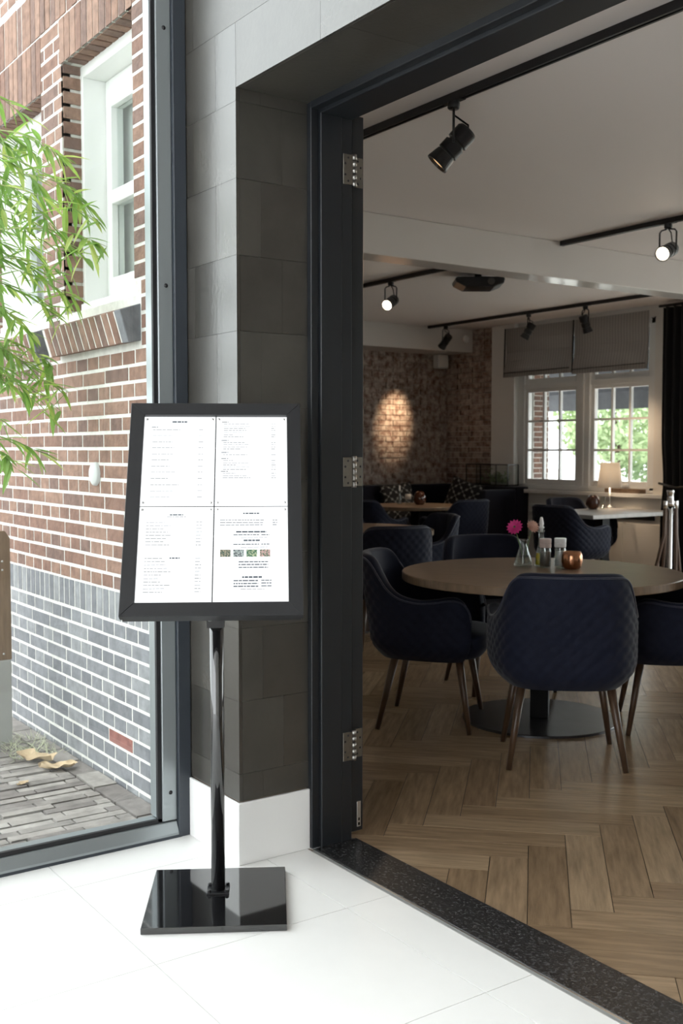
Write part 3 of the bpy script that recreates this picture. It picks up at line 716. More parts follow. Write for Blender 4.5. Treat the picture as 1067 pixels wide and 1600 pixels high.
for sx in (-1, 1):
    for sz in (1, -1):
        cx, cz = sx*(SW/2+.0018), sz*(SH/2+.0016)
        sh = fb_('menu_page', 'lit_sheet', ms, cx-SW/2, cx+SW/2, -.0045, -.0035, cz-SH/2, cz+SH/2)
        for mx_ in (-1, 1):
            for mz in ((1, -1) if sz > 0 else (1,)):
                b = MB(); b.lathe([(0, .004), (.0035, .0035), (.004, 0)], 12, fm @ Matrix.Translation((cx+mx_*(SW/2-.008), -.0045, cz+mz*(SH/2-.010))) @ Matrix.Rotation(PI/2, 4, 'X')); b.build('magnet', 'steel', sh)
        hw = SW/2; rows, mid = [], []
        if (sx, sz) == (-1, 1):
            mid = [(-.024, .022, SH/2-.018, .0045)]; rows = [(-hw+.022, -hw+.042, SH/2-.036, .003)]
            for q in range(12): zz = SH/2-.046-q*.021; rows += [(-hw+.026, -hw+.07+R.uniform(0, .045), zz, .002), (hw-.05, hw-.035, zz, .002)]
        elif (sx, sz) == (1, 1):
            for g_, n_ in ((.018, 7), (.083, 4), (.125, 1), (.146, 5), (.19, 3)):
                rows.append((-hw+.016, -hw+.038, SH/2-g_, .003))
                for q in range(n_): zz = SH/2-g_-.0075*(q+1); rows += [(-hw+.022, -hw+.05+R.uniform(0, .06), zz, .002), (hw-.048, hw-.034, zz, .002)]
        elif (sx, sz) == (-1, -1):
            mid = [(-.02, .02, SH/2-.026, .0035), (-.016, .014, -.012, .0035)]; rows = [(-.028, .028, SH/2-.033, .002)]
            for q in range(22):
                if q in (8, 9, 10): continue
                zz = SH/2-.05-q*.0105; rows += [(-hw+.02, -hw+.06+R.uniform(0, .05), zz, .002), (hw-.05, hw-.032, zz, .002)]
        else:
            zt = SH/2
            mid = [(-.024, .024, zt-.022, .0035), (-.044, .046, zt-.082, .0042), (-.022, .026, zt-.110, .0042), (-.025, .033, zt-.226, .0045)]
            mid += [(-.052, .024, zt-.092, .0026), (.03, .054, zt-.092, .0026), (-.052, .024, zt-.122, .0026), (.03, .054, zt-.122, .0026)]
            for q in range(3): mid += [(-.036, .05, zt-.178-.0088*q, .003)]
            for q in range(3): mid += [(-.05, .022, zt-.237-.0088*q, .0032), (.03, .06, zt-.236-.0088*q, .0028)]
            rows = [(-.03, .05, zt-.101, .002), (-.03, .05, zt-.132, .002), (-.03, .04, zt-.263, .002)]
            for q in range(3): rows += [(-hw+.016, hw-.07, zt-.044-q*.0078, .0026), (hw-.045, hw-.03, zt-.044-q*.0078, .0028)]
            for q in range(4):
                x_ = cx-hw+.018+q*.0385; fb_('dish_photo', 'photo_'+'abcd'[q], sh, x_, x_+.031, -.0056, -.0046, cz+zt-.162, cz+zt-.139)
        strips(rows, 'faint_print', 'print_faint', sh, cx, cz)
        if mid: strips(mid, 'heading_print', 'print_mid', sh, cx, cz)

# ================================================================= armchairs
def catmull(P, n):
    out = []
    for i in range(len(P)-1):
        p0, p1, p2, p3 = P[max(i-1, 0)], P[i], P[i+1], P[min(i+2, len(P)-1)]
        for k in range(n):
            t = k/n; out.append(tuple(.5*((2*b_)+(-a+c)*t+(2*a-5*b_+4*c-d)*t*t+(-a+3*b_-3*c+d)*t**3) for a, b_, c, d in zip(p0, p1, p2, p3)))
    out.append(tuple(P[-1])); return out
half = catmull([(0, -.285), (.11, -.282), (.19, -.262), (.25, -.215), (.287, -.14), (.308, -.04), (.318, .07), (.312, .17), (.288, .235)], 14)
acc = [0]
for p, q in zip(half, half[1:]): acc.append(acc[-1]+math.hypot(q[0]-p[0], q[1]-p[1]))
SL = acc[-1]
def plan(s):
    a = min(abs(s), SL); i = 0
    while i < len(acc)-2 and acc[i+1] < a: i += 1
    t = (a-acc[i])/(acc[i+1]-acc[i]); x = half[i][0]+(half[i+1][0]-half[i][0])*t; y = half[i][1]+(half[i+1][1]-half[i][1])*t
    return (x if s >= 0 else -x, y)
def lerpk(K, a):
    for (a0, v0), (a1, v1) in zip(K, K[1:]):
        if a <= a1:
            t = (a-a0)/(a1-a0); return v0+(v1-v0)*t
    return K[-1][1]
TOPK = catmull([(0, .834), (.13, .834), (.265, .832), (.325, .822), (.368, .795), (.41, .745), (.465, .685), (.54, .645), (.65, .628), (.76, .634), (.85, .645), (.91, .643), (.955, .625), (.985, .59), (1, .545)], 6)
BOTZ = .345
def shellpt(s, z, off=0):
    a = abs(s)/SL; x, y = plan(s); e = .002
    x1, y1 = plan(max(-SL, s-e)); x2, y2 = plan(min(SL, s+e)); tx, ty = x2-x1, y2-y1; l = math.hypot(tx, ty) or 1; nx, ny = ty/l, -tx/l
    x += nx*off; y += ny*off
    k = 1
    if z < .47: k = 1-.20*((.47-z)/.125)**2.2
    h = max(0, z-.46); back = max(0, 1-a/.62)
    w_ = 1-.16*max(0, h-.16)
    return Vector((x*k*w_, y*k-h*.20*back**.7, z))
def quilt(s, z):
    u, v = (s+z*1.0)/.062, (s-z*1.0)/.062
    return .0065*(abs(math.sin(PI*u)*math.sin(PI*v)))**.45
def make_chair(lab):
    t = thing('armchair', lab, 'chair', (0, 0, 0), 0, 'navy quilted armchairs')
    b = MB(); NU, NV = 150, 46
    def fo_(u, v):
        s = (u*2-1)*SL; zt = lerpk(TOPK, abs(u*2-1)); z = BOTZ+(zt-BOTZ)*v
        ed = min(1, (1-v)*14, v*10, (1-abs(u*2-1))*25); return shellpt(s, z, .004+quilt(s, z)*ed)
    g1 = b.grid(fo_, NU, NV)
    TK = .05
    def fi_(u, v):
        s = (u*2-1)*SL; zt = lerpk(TOPK, abs(u*2-1)); z = .39+(zt-.39)*v; return shellpt(s, z, -TK+.012*math.sin(PI*min(v*1.2, 1)))
    g2 = b.grid(fi_, NU, 20)
    prev = [g1[i][-1] for i in range(NU+1)]
    for k in range(1, 5):
        an = PI*k/5; cur = []
        for i in range(NU+1):
            A, B_ = g1[i][-1].co, g2[i][-1].co; m_ = (A+B_)/2; hv = (A-B_)/2; cur.append(b.bm.verts.new(m_+hv*math.cos(an)+Vector((0, 0, 1))*hv.length*.75*math.sin(an)))
        for i in range(NU): f = b.bm.faces.new((prev[i], prev[i+1], cur[i+1], cur[i])); f.smooth = True
        prev = cur
    for i in range(NU): f = b.bm.faces.new((prev[i], prev[i+1], g2[i+1][-1], g2[i][-1])); f.smooth = True
    for i in (0, NU):   # arm fronts
        L1 = [g1[i][round(j*NV/20)] for j in range(21)]; L2 = g2[i]
        for j in range(20):
            f = b.bm.faces.new((L1[j], L1[j+1], L2[j+1], L2[j])) if i else b.bm.faces.new((L2[j], L2[j+1], L1[j+1], L1[j])); f.smooth = True
    b.build('shell', 'navy_velvet', t)
    b = MB(); pts = []
    for i in range(NU+1):
        u = i/NU; s = (u*2-1)*SL; p = shellpt(s, lerpk(TOPK, abs(u*2-1)), .006); pts.append(p+Vector((0, 0, .004)))
    b.tube(pts, .0045, 6); b.build('piping', 'navy_piping', t)
    b = MB()
    def seat(u, v):
        an = u*2*PI; cx, cy = math.cos(an), math.sin(an); e = .45
        x = .243*math.copysign(abs(cx)**e, cx); y = .255*math.copysign(abs(cy)**e, cy)+.045
        if v < .25: k, z = .80+.2*(v/.25)**.6, .350+.06*(v/.25)
        elif v < .6: k, z = 1, .41+.045*(v-.25)/.35
        else:
            w_ = (v-.6)/.4*PI/2; k, z = (math.cos(w_))**.45 if v < 1 else 0, .455+.035*math.sin(w_)
        return Vector((x*k, y*k+.045*(1-k), z))
    b.grid(seat, 48, 22, True); b.build('seat', 'navy_velvet', t)
    b = MB(); b.lathe([(0, .346), (.22, .346), (.22, .37), (0, .37)], 24, smooth=False); b.build('seat_base', 'black_matte', t)
    for sx in (-1, 1):
        for sy in (-1, 1):
            b = MB(); b.tube([(sx*.183, sy*.150+.01, .385), (sx*.245, sy*.225, .0)], [.021, .0115], 14); b.build('leg', 'walnut', t)
    return t
CH_ = [((-3.31, 3.49), (-.765, .644), 'navy quilted armchair with its back turned to the doorway at the round table'),
       ((-4.143, 3.43), (.753, .658), 'navy quilted armchair between the folded door leaf and the large round table'),
       ((-4.52, 4.25), (.86, -.32), 'navy quilted armchair across the round table, facing the doorway'),
       ((-3.39, 4.34), (-.70, -.71), 'navy quilted armchair at the round table on the stanchion side'),
       ((-5.97, 4.51), (-.96, .28), 'navy quilted armchair with its back to the round table, at the bare oak table'),
       ((-6.64, 5.30), (-.24, -.97), 'navy armchair with smooth inside back showing, far side of the bare oak table'),
       ((-8.59, 7.42), (-1, 0), 'navy quilted armchair at the banquette table in front of the lattice cushion'),
       ((-7.1, 7.57), (-.1, 1), 'navy quilted armchair with lit side drawn up to the pale table'),
       ((-7.78, 8.45), (1, -.1), 'navy armchair between the pale table and the window sill'),
       ((-9.03, 6.68), (-.37, .93), 'navy armchair at the small banquette table on the side away from the windows'),
       ((-7.36, 5.05), (.78, -.42), 'navy armchair at the bare oak table on the old brick wall side')]
proto = None
for c, f, lab in CH_:
    if proto is None: o = proto = make_chair(lab)
    else: o = copy_tree(proto); o['label'] = lab
    o.location = (c[0], c[1], 0); o.rotation_euler.z = math.atan2(f[1], f[0])-PI/2

# ================================================================= tables
def round_table(c, r, lab, base=.39):
    t = thing('round_table', lab, 'table', (c[0], c[1], 0), .7, 'round oak pedestal tables')
    b = MB(); b.lathe([(0, .71), (r-.004, .71), (r, .714), (r, .746), (r-.004, .75), (0, .75)], 96, smooth=False); b.build('tabletop', 'table_oak', t)
    b = MB(); b.box(-.045, .045, -.045, .045, .012, .69); b.build('column', 'black_matte', t, .002)
    b = MB(); b.lathe([(0, .0), (base, .0), (base, .009), (base-.003, .012), (0, .012)], 64, smooth=False); b.build('base_plate', 'dark_steel', t)
    b = MB(); b.box(-.25, .25, -.04, .04, .69, .71); b.box(-.04, .04, -.25, .25, .69, .7099); b.build('top_bracket', 'black_satin', t)
round_table((-3.85, 3.90), .70, 'large round oak table on a steel disc base holding the flower vase')
round_table((-6.80, 4.74), .70, 'bare round oak table with nothing on its top')
round_table((-9.30, 7.46), .52, 'small round oak table in front of the banquette', .3)
t = thing('window_table', 'pale grey rectangular table beside the window holding the lamp', 'table', (-7.30, 8.24, 0))
b = MB(); b.box(-.42, .42, -.60, .60, .712, .75); b.build('tabletop', 'table_pale', t, .003)
b = MB(); b.box(-.05, .05, -.05, .05, .012, .712); b.build('column', 'black_satin', t)
b = MB(); b.box(-.22, .22, -.22, .22, 0, .012); b.build('base_plate', 'dark_steel', t, .002)
# ---- things on the round table
TZ = .7505
t = thing('flower_vase', 'small conical clear glass vase holding two flowers', 'vase', (-4.065, 3.985, TZ))
b = MB(); b.lathe([(0, .002), (.030, .002), (.0325, .008), (.029, .02), (.016, .062), (.012, .078), (.0125, .088), (.018, .096), (.0165, .096), (.0105, .088), (.010, .078), (.014, .062), (.027, .02), (.029, .008), (0, .006)], 32); b.build('glass', 'clear_glass', t)
b = MB(); b.lathe([(0, .007), (.028, .009), (.026, .022), (.02, .042), (0, .042)], 24); b.build('water', 'clear_glass', t)
def flower(tip, root, m_, lab, ruff):
    t = thing('gerbera', lab, 'flower', root, 0, 'cut flowers in the glass vase'); d = Vector(tip)-Vector(root)
    b = MB(); b.tube([(0, 0, 0), d*.5+Vector((.002, .003, .0)), d], .0022, 8); b.build('stem', 'stem_green', t)
    ax = (Vector((d.x*6, d.y*6, .35))-FW*.55).normalized(); d_ = d; mm_ = Matrix.Translation(d) @ euler_to(ax)
    b = MB()
    for ring, (n_, rl, zz, tlt) in enumerate(((14, .034, 0, .25), (12, .027, .004, .5), (9, .017, .007, .9)) if not ruff else ((12, .030, 0, .5), (11, .026, .006, .8), (9, .02, .011, 1.1), (6, .013, .014, 1.3))):
        rl *= 1.35
        for k in range(n_):
            an = 2*PI*(k+.5*ring)/n_; ca, sa = math.cos(an), math.sin(an); w_ = rl*.26
            def P(r_, s_, z_): return mm_ @ Vector((ca*r_-sa*s_, sa*r_+ca*s_, z_))
            zt = zz+rl*math.sin(tlt)*.7; rr = rl*math.cos(tlt*.6)
            v = [P(.003, -.001, zz), P(.003, .001, zz), P(rr*.6, w_, zz+(zt-zz)*.5), P(rr, 0, zt), P(rr*.6, -w_, zz+(zt-zz)*.5)]
            f = b.bm.faces.new([b.bm.verts.new(q) for q in v])
    b.build('petals', m_, t)
    b = MB(); b.lathe([(0, .012), (.006, .010), (.008, .003), (.006, -.004), (0, -.006)], 14, mm_); b.build('flower_centre', 'stem_green' if not ruff else m_, t)
flower((-4.088, 3.945, TZ+.205), (-4.064, 3.986, TZ+.018), 'pink_petal', 'bright pink gerbera leaning out of the glass vase', False)
flower((-4.042, 4.022, TZ+.205), (-4.066, 3.982, TZ+.018), 'blush_petal', 'pale blush ruffled flower in the glass vase', True)
def oilbottle(loc, lab, oil=True):
    t = thing('oil_bottle', lab, 'bottle', loc)
    b = MB(); b.lathe([(0, .001), (.026, .001), (.028, .006), (.028, .02), (.023, .05), (.015, .095), (.011, .125), (.0105, .150), (.0145, .152), (.0145, .158), (.009, .158), (.009, .125), (.013, .095), (.021, .05), (.026, .02), (.026, .007), (0, .005)], 28); b.build('glass', 'clear_glass', t)
    if oil: b = MB(); b.lathe([(0, .006), (.0255, .008), (.0255, .02), (.0205, .058), (0, .058)], 24); b.build('oil', 'oil', t)
    b = MB(); b.lathe([(0, .150), (.008, .150), (.0085, .165), (.0125, .168), (.0125, .173), (.008, .176), (.0105, .188), (.006, .212), (.004, .216), (0, .216)], 20); b.build('pourer', 'clear_plastic', t)
oilbottle((-4.012, 4.062, TZ), 'slim glass oil bottle with yellow oil and clear pourer')
def mill(loc, m_, cap, lab):
    t = thing('spice_mill', lab, 'spice mill', loc, 0, 'glass spice mills on the round table')
    b = MB(); b.lathe([(0, .001), (.022, .001), (.0235, .004), (.0235, .072), (.0215, .080), (.0215, .086), (.0205, .086), (.0205, .08), (.0222, .072), (.0222, .005), (0, .004)], 28); b.build('jar', 'clear_glass', t)
    b = MB(); b.lathe([(0, .005), (.0218, .006), (.0218, .066), (0, .066)], 24); b.build('contents', m_, t)
    b = MB(); b.lathe([(0, .084), (.0235, .084), (.0245, .088), (.0245, .098), (.0225, .100), (.0245, .102), (.0245, .118), (.0235, .121), (0, .121)], 24, smooth=False); b.build('grinder_cap', cap, t)
mill((-3.955, 4.035, TZ), 'pepper', 'grinder_cap', 'glass pepper mill with dark peppercorns and rosy cap')
mill((-3.93, 4.118, TZ), 'salt', 'clear_plastic', 'glass salt mill with white salt and clear cap')
t = thing('copper_candle_cup', 'round hammered copper candle cup on the large round table', 'candle holder', (-3.835, 4.105, TZ))
b = MB(); b.lathe([(0, .001), (.032, .001), (.041, .012), (.046, .033), (.044, .058), (.038, .076), (.036, .076), (.042, .057), (.044, .033), (.039, .014), (0, .006)], 36); b.build('cup', 'copper', t)
b = MB(); b.lathe([(0, .006), (.036, .012), (.040, .03), (0, .03)], 24); b.build('candle_wax', 'salt', t)
for o in bpy.data.objects:
    if o.parent is None and o.name.split('.')[0] in ('flower_vase', 'oil_bottle', 'spice_mill', 'copper_candle_cup'): o.scale = [{'flower_vase': 1.5, 'oil_bottle': 1.2, 'spice_mill': 1.25, 'copper_candle_cup': 1.18}[o.name.split('.')[0]]]*3
# ---- on the banquette table
oilbottle((-9.52, 7.41, TZ), 'slim glass bottle on the small banquette table', False)
t = thing('lidded_jar', 'small white lidded jar on the banquette table', 'jar', (-9.43, 7.46, TZ))
b = MB(); b.lathe([(0, .001), (.03, .001), (.032, .06), (0, .06)], 20); b.build('jar', 'clear_glass', t); b = MB(); b.lathe([(0, .06), (.034, .06), (.034, .115), (0, .118)], 20); b.build('lid', 'salt', t)
def egg(loc, lab):
    t = thing('candle_holder', lab, 'candle holder', loc, 0, 'egg shaped dark candle holders')
    b = MB(); b.lathe([(0, .001), (.04, .001), (.062, .025), (.072, .06), (.066, .10), (.048, .135), (.03, .150), (.027, .148), (.045, .132), (.062, .098), (0, .02)], 32); b.build('shell', 'amber_glass', t)
    b = MB(); b.lathe([(0, .02), (.05, .03), (.055, .05), (0, .055)], 20); b.build('wax', 'copper', t)
egg((-9.30, 7.52, TZ), 'egg shaped amber candle holder on the banquette table')
egg((-7.57, 8.40, TZ), 'egg shaped dark red candle holder on the pale table')
# ---- on the pale table
t = thing('table_lamp', 'table lamp with white tapered drum shade on the pale table', 'lamp', (-7.70, 8.80, TZ))
b = MB(); b.lathe([(0, .0), (.07, .0), (.07, .008), (.014, .02), (.010, .05), (.009, .25), (0, .25)], 24); b.build('base', 'steel', t)
b = MB(); b.lathe([(.130, .215), (.100, .475), (.098, .475), (.128, .215)], 40); b.build('shade', 'lamp_shade', t)
b = MB(); b.lathe([(0, .27), (.02, .28), (.03, .31), (.02, .34), (0, .35)], 16); b.build('bulb', emitm('bulb_glow', (1, .72, .42), 2).name, t)
pl = bpy.data.lights.new('lamp_bulb', 'POINT'); pl.energy = 2.5; pl.color = (1, .78, .56); pl.shadow_soft_size = .03; po = bpy.data.objects.new('lamp_bulb', pl); COL.objects.link(po); po.location = (-7.70, 8.80, TZ+.39)
t = thing('water_glass', 'clear water glass beside the dark candle holder', 'glass', (-7.56, 8.53, TZ))
b = MB(); b.lathe([(0, .001), (.03, .001), (.036, .13), (.034, .13), (.028, .008), (0, .008)], 24); b.build('tumbler', 'clear_glass', t)
t = thing('wooden_tray', 'pale wooden tray with small jar on the window sill behind the lamp', 'tray', (-7.72, 9.06, WZ0-.03))
b = MB(); b.box(-.24, .24, -.05, .05, 0, .045); b.build('tray', 'timber', t, .004); b = MB(); b.lathe([(0, .045), (.035, .045), (.04, .10), (0, .10)], 16); b.build('jar', 'salt', t)

# ================================================================= banquette, cushions, terrarium, stanchion
t = thing('banquette', 'long dark navy banquette along the old brick wall', 'bench', (XB, YW, 0), 0, 'navy banquettes')
b = MB(); b.box(.012, .22, -3.6, -.02, .1, .93); b.build('backrest', 'bench_velvet', t, .02, 2)
b = MB(); b.box(.221, .72, -3.6, -.02, .1, .46); b.build('seat', 'bench_velvet', t, .03, 2)
b = MB(); b.box(.05, .66, -3.58, -.05, .0, .1); b.build('plinth', 'black_matte', t)
t = thing('banquette', 'short dark navy banquette under the terrarium beside the window', 'bench', (XB, YW, 0), 0, 'navy banquettes')
b = MB(); b.box(.725, 1.52, -.22, -.02, .1, .925); b.build('backrest', 'bench_velvet', t, .02, 2)
b = MB(); b.box(.725, 1.42, -.70, -.221, .1, .46); b.build('seat', 'bench_velvet', t, .03, 2)
b = MB(); b.box(1.421, 1.52, -.72, -.221, .1, .90); b.build('end_panel', 'bench_velvet', t, .02, 2)
b = MB(); b.box(.74, 1.48, -.64, -.05, 0, .1); b.build('plinth', 'black_matte', t)
def cushion(loc, face, lean, roll, sz, lab):
    t = thing('cushion', lab, 'cushion', loc, 0, 'black and white lattice cushions')
    bm = bmesh.new(); uv = bm.loops.layers.uv.new('UVMap'); n = 14; g = {}
    fx = Vector((face[0], face[1], 0)).normalized(); sd = Vector((-fx.y, fx.x, 0)); up = (Vector((0, 0, 1))*math.cos(lean)-fx*math.sin(lean)); nr = sd.cross(up)
    if nr.dot(fx) < 0: nr = -nr
    s1, u1 = sd*math.cos(roll)+up*math.sin(roll), up*math.cos(roll)-sd*math.sin(roll)
    for side in (1, -1):
        for i in range(n+1):
            for j in range(n+1):
                a, c = i/n*2-1, j/n*2-1; th_ = .07*((1-a**4)*(1-c**4))**.6
                pinch = 1-.06*(1-abs(a)**2)*abs(c)**3; pinc2 = 1-.06*(1-abs(c)**2)*abs(a)**3
                if side < 0 and (i in (0, n) or j in (0, n)): g[side, i, j] = g[1, i, j]; continue
                g[side, i, j] = bm.verts.new(s1*a*sz/2*pinc2+u1*c*sz/2*pinch+nr*th_*side+Vector((0, 0, sz/2)))
        for i in range(n):
            for j in range(n):
                q = [(i, j), (i+1, j), (i+1, j+1), (i, j+1)]
                f = bm.faces.new([g[(side,)+k] for k in (q if side > 0 else q[::-1])]); f.smooth = True
                for l, k in zip(f.loops, (q if side > 0 else q[::-1])): l[uv].uv = (k[0]/n, k[1]/n)
    bmesh.ops.recalc_face_normals(bm, faces=bm.faces)
    me = bpy.data.meshes.new('cover'); bm.to_mesh(me); bm.free(); me.materials.append(MATS['lattice_print']); link('cover', me, t)
cushion((XB+.37, 8.02, .50), (1, -.15), .22, .12, .46, 'black and white lattice cushion upright on the long banquette behind the small round table')
cushion((-9.90, YW-.42, .54), (.45, -1), .2, -.30, .46, 'black and white lattice cushion tilted in the banquette corner below the terrarium')
t = thing('terrarium', 'black framed glass terrarium box standing on the banquette back', 'terrarium', (-9.72, YW-.115, .934))
b = MB(); hx, hy, hz = .37, .085, .25
for sx in (-1, -.3, .45, 1):
    for sy in (-1, 1): b.box(sx*hx-.005, sx*hx+.005, sy*hy-.005, sy*hy+.005, 0, hz)
for z in (.005, hz):
    for sy in (-1, 1): b.box(-hx, hx, sy*hy-.006, sy*hy+.006, z-.006, z+.006)
    for sx in (-1, 1): b.box(sx*hx-.006, sx*hx+.006, -hy, hy, z-.0055, z+.0055)
b.build('metal_frame', 'black_satin', t)
for i, (x0, x1) in enumerate(((-1, -.3), (-.3, .45), (.45, 1))): bx('pane', 'clear_glass', t, x0*hx+.005, x1*hx-.005, -hy-.001, -hy+.001, .01, hz-.006)
bx('pane', 'clear_glass', t, -hx+.005, hx-.005, hy-.001, hy+.001, .01, hz-.006)
b = MB()
for i in range(160):
    p = Vector((R.gauss(.12, .08), R.uniform(-.05, .05), abs(R.gauss(0, .05))+.04)); d = Vector((R.gauss(0, 1), R.gauss(0, 1), R.uniform(.2, 1))).normalized()*.03; e = d.orthogonal().normalized()*.01
    b.bm.faces.new([b.bm.verts.new(p+q) for q in (d, e, -d, -e)])
b.build('moss_plants', 'shrub_dark', t)['kind'] = 'stuff'
t = thing('rope_stanchion', 'chrome rope stanchion with brown ropes hanging beside the curtain', 'stanchion', (-6.20, 7.885, 0))
b = MB(); b.lathe([(0, 0), (.16, 0), (.16, .01), (.03, .025), (.025, .03), (.025, .90), (0, .90)], 28); b.build('post', 'chrome', t)
b = MB(); b.lathe([(.030, .86), (.034, .865), (.034, .905), (.027, .91), (.027, .975), (.032, .98), (.032, 1.0), (0, 1.0)], 24); b.build('head', 'chrome', t)
for k, (dx, sp_) in enumerate(((-.055, -.13), (-.04, -.06), (.05, .06), (.062, .10))):
    o_x = RT*dx; o_s = RT*sp_; bk = FW*(-.03+.02*k)
    b = MB(); b.tube([o_x+bk+Vector((0, 0, .86)), o_x*1.1+bk+Vector((0, 0, .6)), o_s+bk+Vector((0, 0, .30)), o_s*1.2+bk+Vector((0, 0, .12))], .016, 10); rp = b.build('rope', 'leather_rope', t)
    b = MB(); b.tube([o_x*.6+bk*.6+Vector((0, 0, .885)), o_x+bk+Vector((0, 0, .90)), o_x+bk+Vector((0, 0, .84))], .019, 10); b.build('rope_end', 'chrome', rp)

# ================================================================= outside things on the left
t = thing('gate_post', 'brown timber picket on a grey metal plinth against the brick wall', 'gate post', (-4.95, 1.50, -.012))
b = MB(); b.prism([(-.075, .40), (.068, .40), (.068, .965), (.045, 1.0), (.0, 1.0), (-.075, .90)], -.012, .012, axis='x'); b.build('picket', 'timber', t, .003)
b = MB(); b.box(-.02, .02, -.40, .062, 0, .40); b.build('plinth', 'zinc', t, .003)
b = MB()
for z in (.43, .82, .86): b.lathe([(0, .002), (.005, .0015), (.005, 0)], 8, Matrix.Translation((.012, .03, z)) @ Matrix.Rotation(PI/2, 4, 'Y'))
b.build('screws', 'steel', t)
def lf_dead(loc, rz, s_, lab):
    b = MB()
    def fn(u, v):
        a = u*2-1; c = v*2-1; w_ = .52*(max(0, 1-a*a))**.5*(1+.30*math.sin(a*9+rz)*(1 if c > 0 else .6)); return Vector((a*s_*(1+.1*c), c*w_*s_, .006+s_*(.16*c*c+.10*a*a+.07*math.sin(5*a+3*c+rz*2)+.07)))
    b.grid(fn, 22, 8); o = b.build('fallen_leaf', 'dead_leaf'); o.location = loc; o.rotation_euler.z = rz; tag(o, lab, 'leaf', 'fallen leaves on the paving')
lf_dead((-4.57, 1.545, -.002), .5, .10, 'large dry tan leaf curled on the paving by the brick wall')
lf_dead((-4.40, 1.585, -.002), 1.2, .075, 'dry tan leaf lying against the foot of the brick wall')
lf_dead((-4.27, 1.39, -.002), 2.0, .03, 'tiny orange dry leaf on the paving')
b = MB()
for i in range(260):
    p = Vector((R.uniform(-5.0, -4.62), 1.60+R.uniform(-.12, .09), -.005)); d = Vector((R.gauss(0, .05), R.gauss(0, .05), R.uniform(.01, .05))); e = Vector((R.uniform(-.002, .002), .002, 0))
    b.bm.faces.new([b.bm.verts.new(q) for q in (p-e, p+e, p+d)])
tag(b.build('dry_grass', 'dry_grass'), 'tuft of dry grass at the foot of the gate post', 'grass', None, 'stuff')
TIPS = [(-3.75, 1.60, 2.10), (-3.91, 1.60, 2.26), (-4.05, 1.58, 1.94), (-4.16, 1.59, 1.59), (-4.24, 1.47, 1.35), (-4.01, 1.30, 1.29), (-3.94, 1.47, 2.45), (-4.43, 1.52, 2.71), (-4.03, 1.52, 2.10), (-3.96, 1.60, 2.09), (-4.34, 1.60, 1.71), (-4.17, 1.45, 1.52), (-4.42, 1.43, 1.74), (-4.27, 1.36, 2.00), (-4.33, 1.45, 2.29), (-4.05, 1.42, 2.36), (-4.36, 1.42, 2.55), (-4.22, 1.60, 1.88), (-3.80, 1.60, 2.20), (-4.34, 1.47, 1.84), (-4.28, 1.52, 2.04), (-4.05, 1.27, 1.46), (-4.25, 1.58, 1.52), (-4.28, 1.41, 1.60), (-4.02, 1.60, 2.35), (-3.96, 1.43, 2.20), (-4.41, 1.51, 2.18), (-4.26, 1.38, 2.15), (-4.28, 1.56, 1.94), (-4.46, 1.43, 1.90), (-4.33, 1.45, 1.70), (-4.38, 1.56, 1.63), (-4.25, 1.36, 2.34), (-4.37, 1.56, 2.54), (-4.10, 1.58, 2.04), ]
bp_ = thing('bamboo', 'leafy green bamboo with drooping sprays outside the glazing', 'plant', (-4.55, .85, -.02))
BO = Vector((-4.55, .85, -.02))
canes = []
for k in range(5):
    x, y = R.uniform(-.2, .15), R.uniform(-.25, .15)
    top = Vector((x+R.uniform(-.1, .15), y+R.uniform(-.05, .25), R.uniform(2.4, 3.0)))
    pts = [Vector((x, y, 0)).lerp(top, q/8)+Vector((0, .12*(q/8)**2, 0)) for q in range(9)]; canes.append(pts)
    b = MB(); b.tube(pts, [.011-.0008*q for q in range(9)], 8); b.build('cane', 'cane', bp_)
lm = []
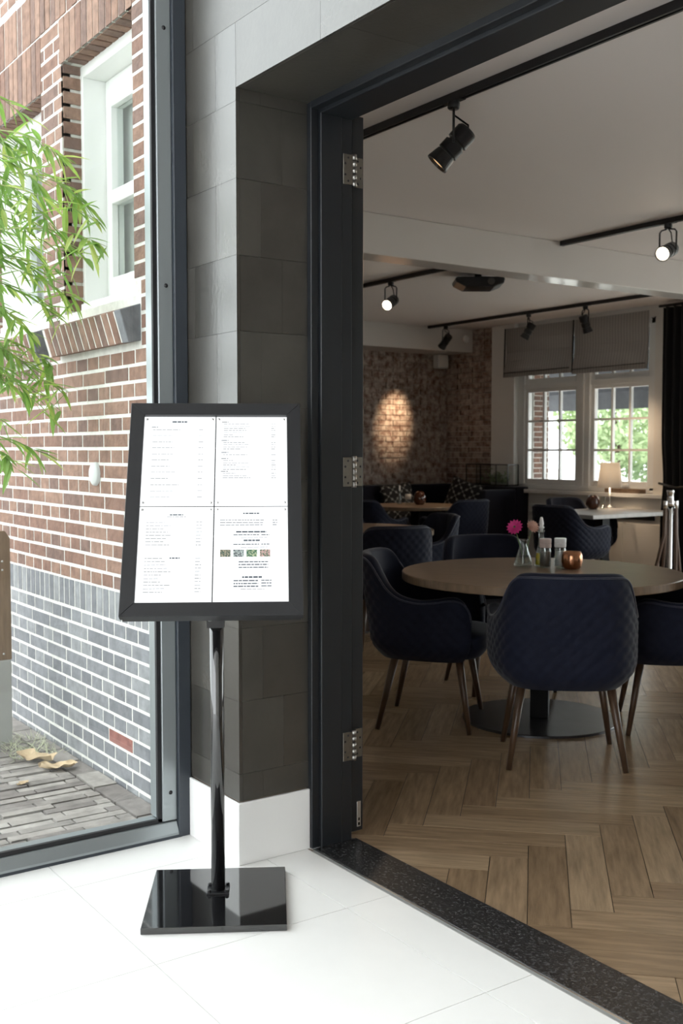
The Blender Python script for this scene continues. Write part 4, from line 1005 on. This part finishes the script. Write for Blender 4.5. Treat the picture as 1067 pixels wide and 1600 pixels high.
for mi, mn in enumerate(('leaf_a', 'leaf_b', 'leaf_c')):
    b = MB(); P = [(0, 0), (.18, .066), (.45, .085), (.75, .055), (1, 0)]
    L_ = [b.bm.verts.new((x, w_, -.10*x*x+abs(w_)*.35)) for x, w_ in P]; M_ = [b.bm.verts.new((x, 0, -.10*x*x)) for x, w_ in P[1:-1]]; N_ = [b.bm.verts.new((x, -w_, -.10*x*x+abs(w_)*.35)) for x, w_ in P[1:-1]]
    for A in (L_[1:-1], N_):
        ch = [L_[0]]+M_+[L_[-1]]; sd_ = [L_[0]]+list(A)+[L_[-1]]
        for i in range(4):
            q = [ch[i], ch[i+1], sd_[i+1], sd_[i]]; u = []
            for v in q:
                if v not in u: u.append(v)
            if len(u) > 2: b.bm.faces.new(u)
    lm.append(b.mesh('leaf', mn))
leaves = []
for ti, tp in enumerate(TIPS):
    tip = Vector((tp[0], min(tp[1], 1.565), tp[2]))-BO
    cn = canes[ti % 5]; root = min(cn, key=lambda p: abs(p.z-(tip.z+.15)))
    mid = root.lerp(tip, .6)+Vector((0, 0, .16)); pts = []
    for q in range(11):
        t_ = q/10; pts.append(root*(1-t_)**2+mid*2*t_*(1-t_)+tip*t_*t_)
    b = MB(); b.tube(pts, [.004-.0003*q for q in range(11)], 5); b.build('twig', 'cane', bp_)
    for q in range(26):
        t_ = R.uniform(.35, 1.0) if q > 3 else 1-.04*q; p = root*(1-t_)**2+mid*2*t_*(1-t_)+tip*t_*t_
        d = (tip-root).normalized()*.7+Vector((R.gauss(0, .55), R.gauss(0, .55), R.gauss(-.45, .4)))
        leaves.append((p, d.normalized(), R.uniform(.085, .15), R.choice((0, 0, 1, 1, 2))))
        if p.y+BO.y > 1.60: leaves.pop()
leaves.sort(key=lambda l: (0 if inview(l[0]+BO, 0) else 1, -l[2]/dist(l[0]+BO)))
b = MB()
for i, (p, d, ln, v) in enumerate(leaves):
    if p.y+d.y*ln+BO.y > 1.61: d = Vector((d.x, -abs(d.y), d.z))
    mx = Matrix.Translation(p) @ d.to_track_quat('X', 'Z').to_matrix().to_4x4() @ Matrix.Scale(ln, 4)
    if i < 300:
        o = link('leaf', lm[v], bp_); o.matrix_local = mx
    else:
        n0 = len(b.bm.verts); b.bm.from_mesh(lm[v]); b.bm.verts.ensure_lookup_table()
        for vv in b.bm.verts[n0:]: vv.co = mx @ vv.co
if len(leaves) > 300: b.build('leaf_remainder', 'leaf_b', bp_)['kind'] = 'stuff'
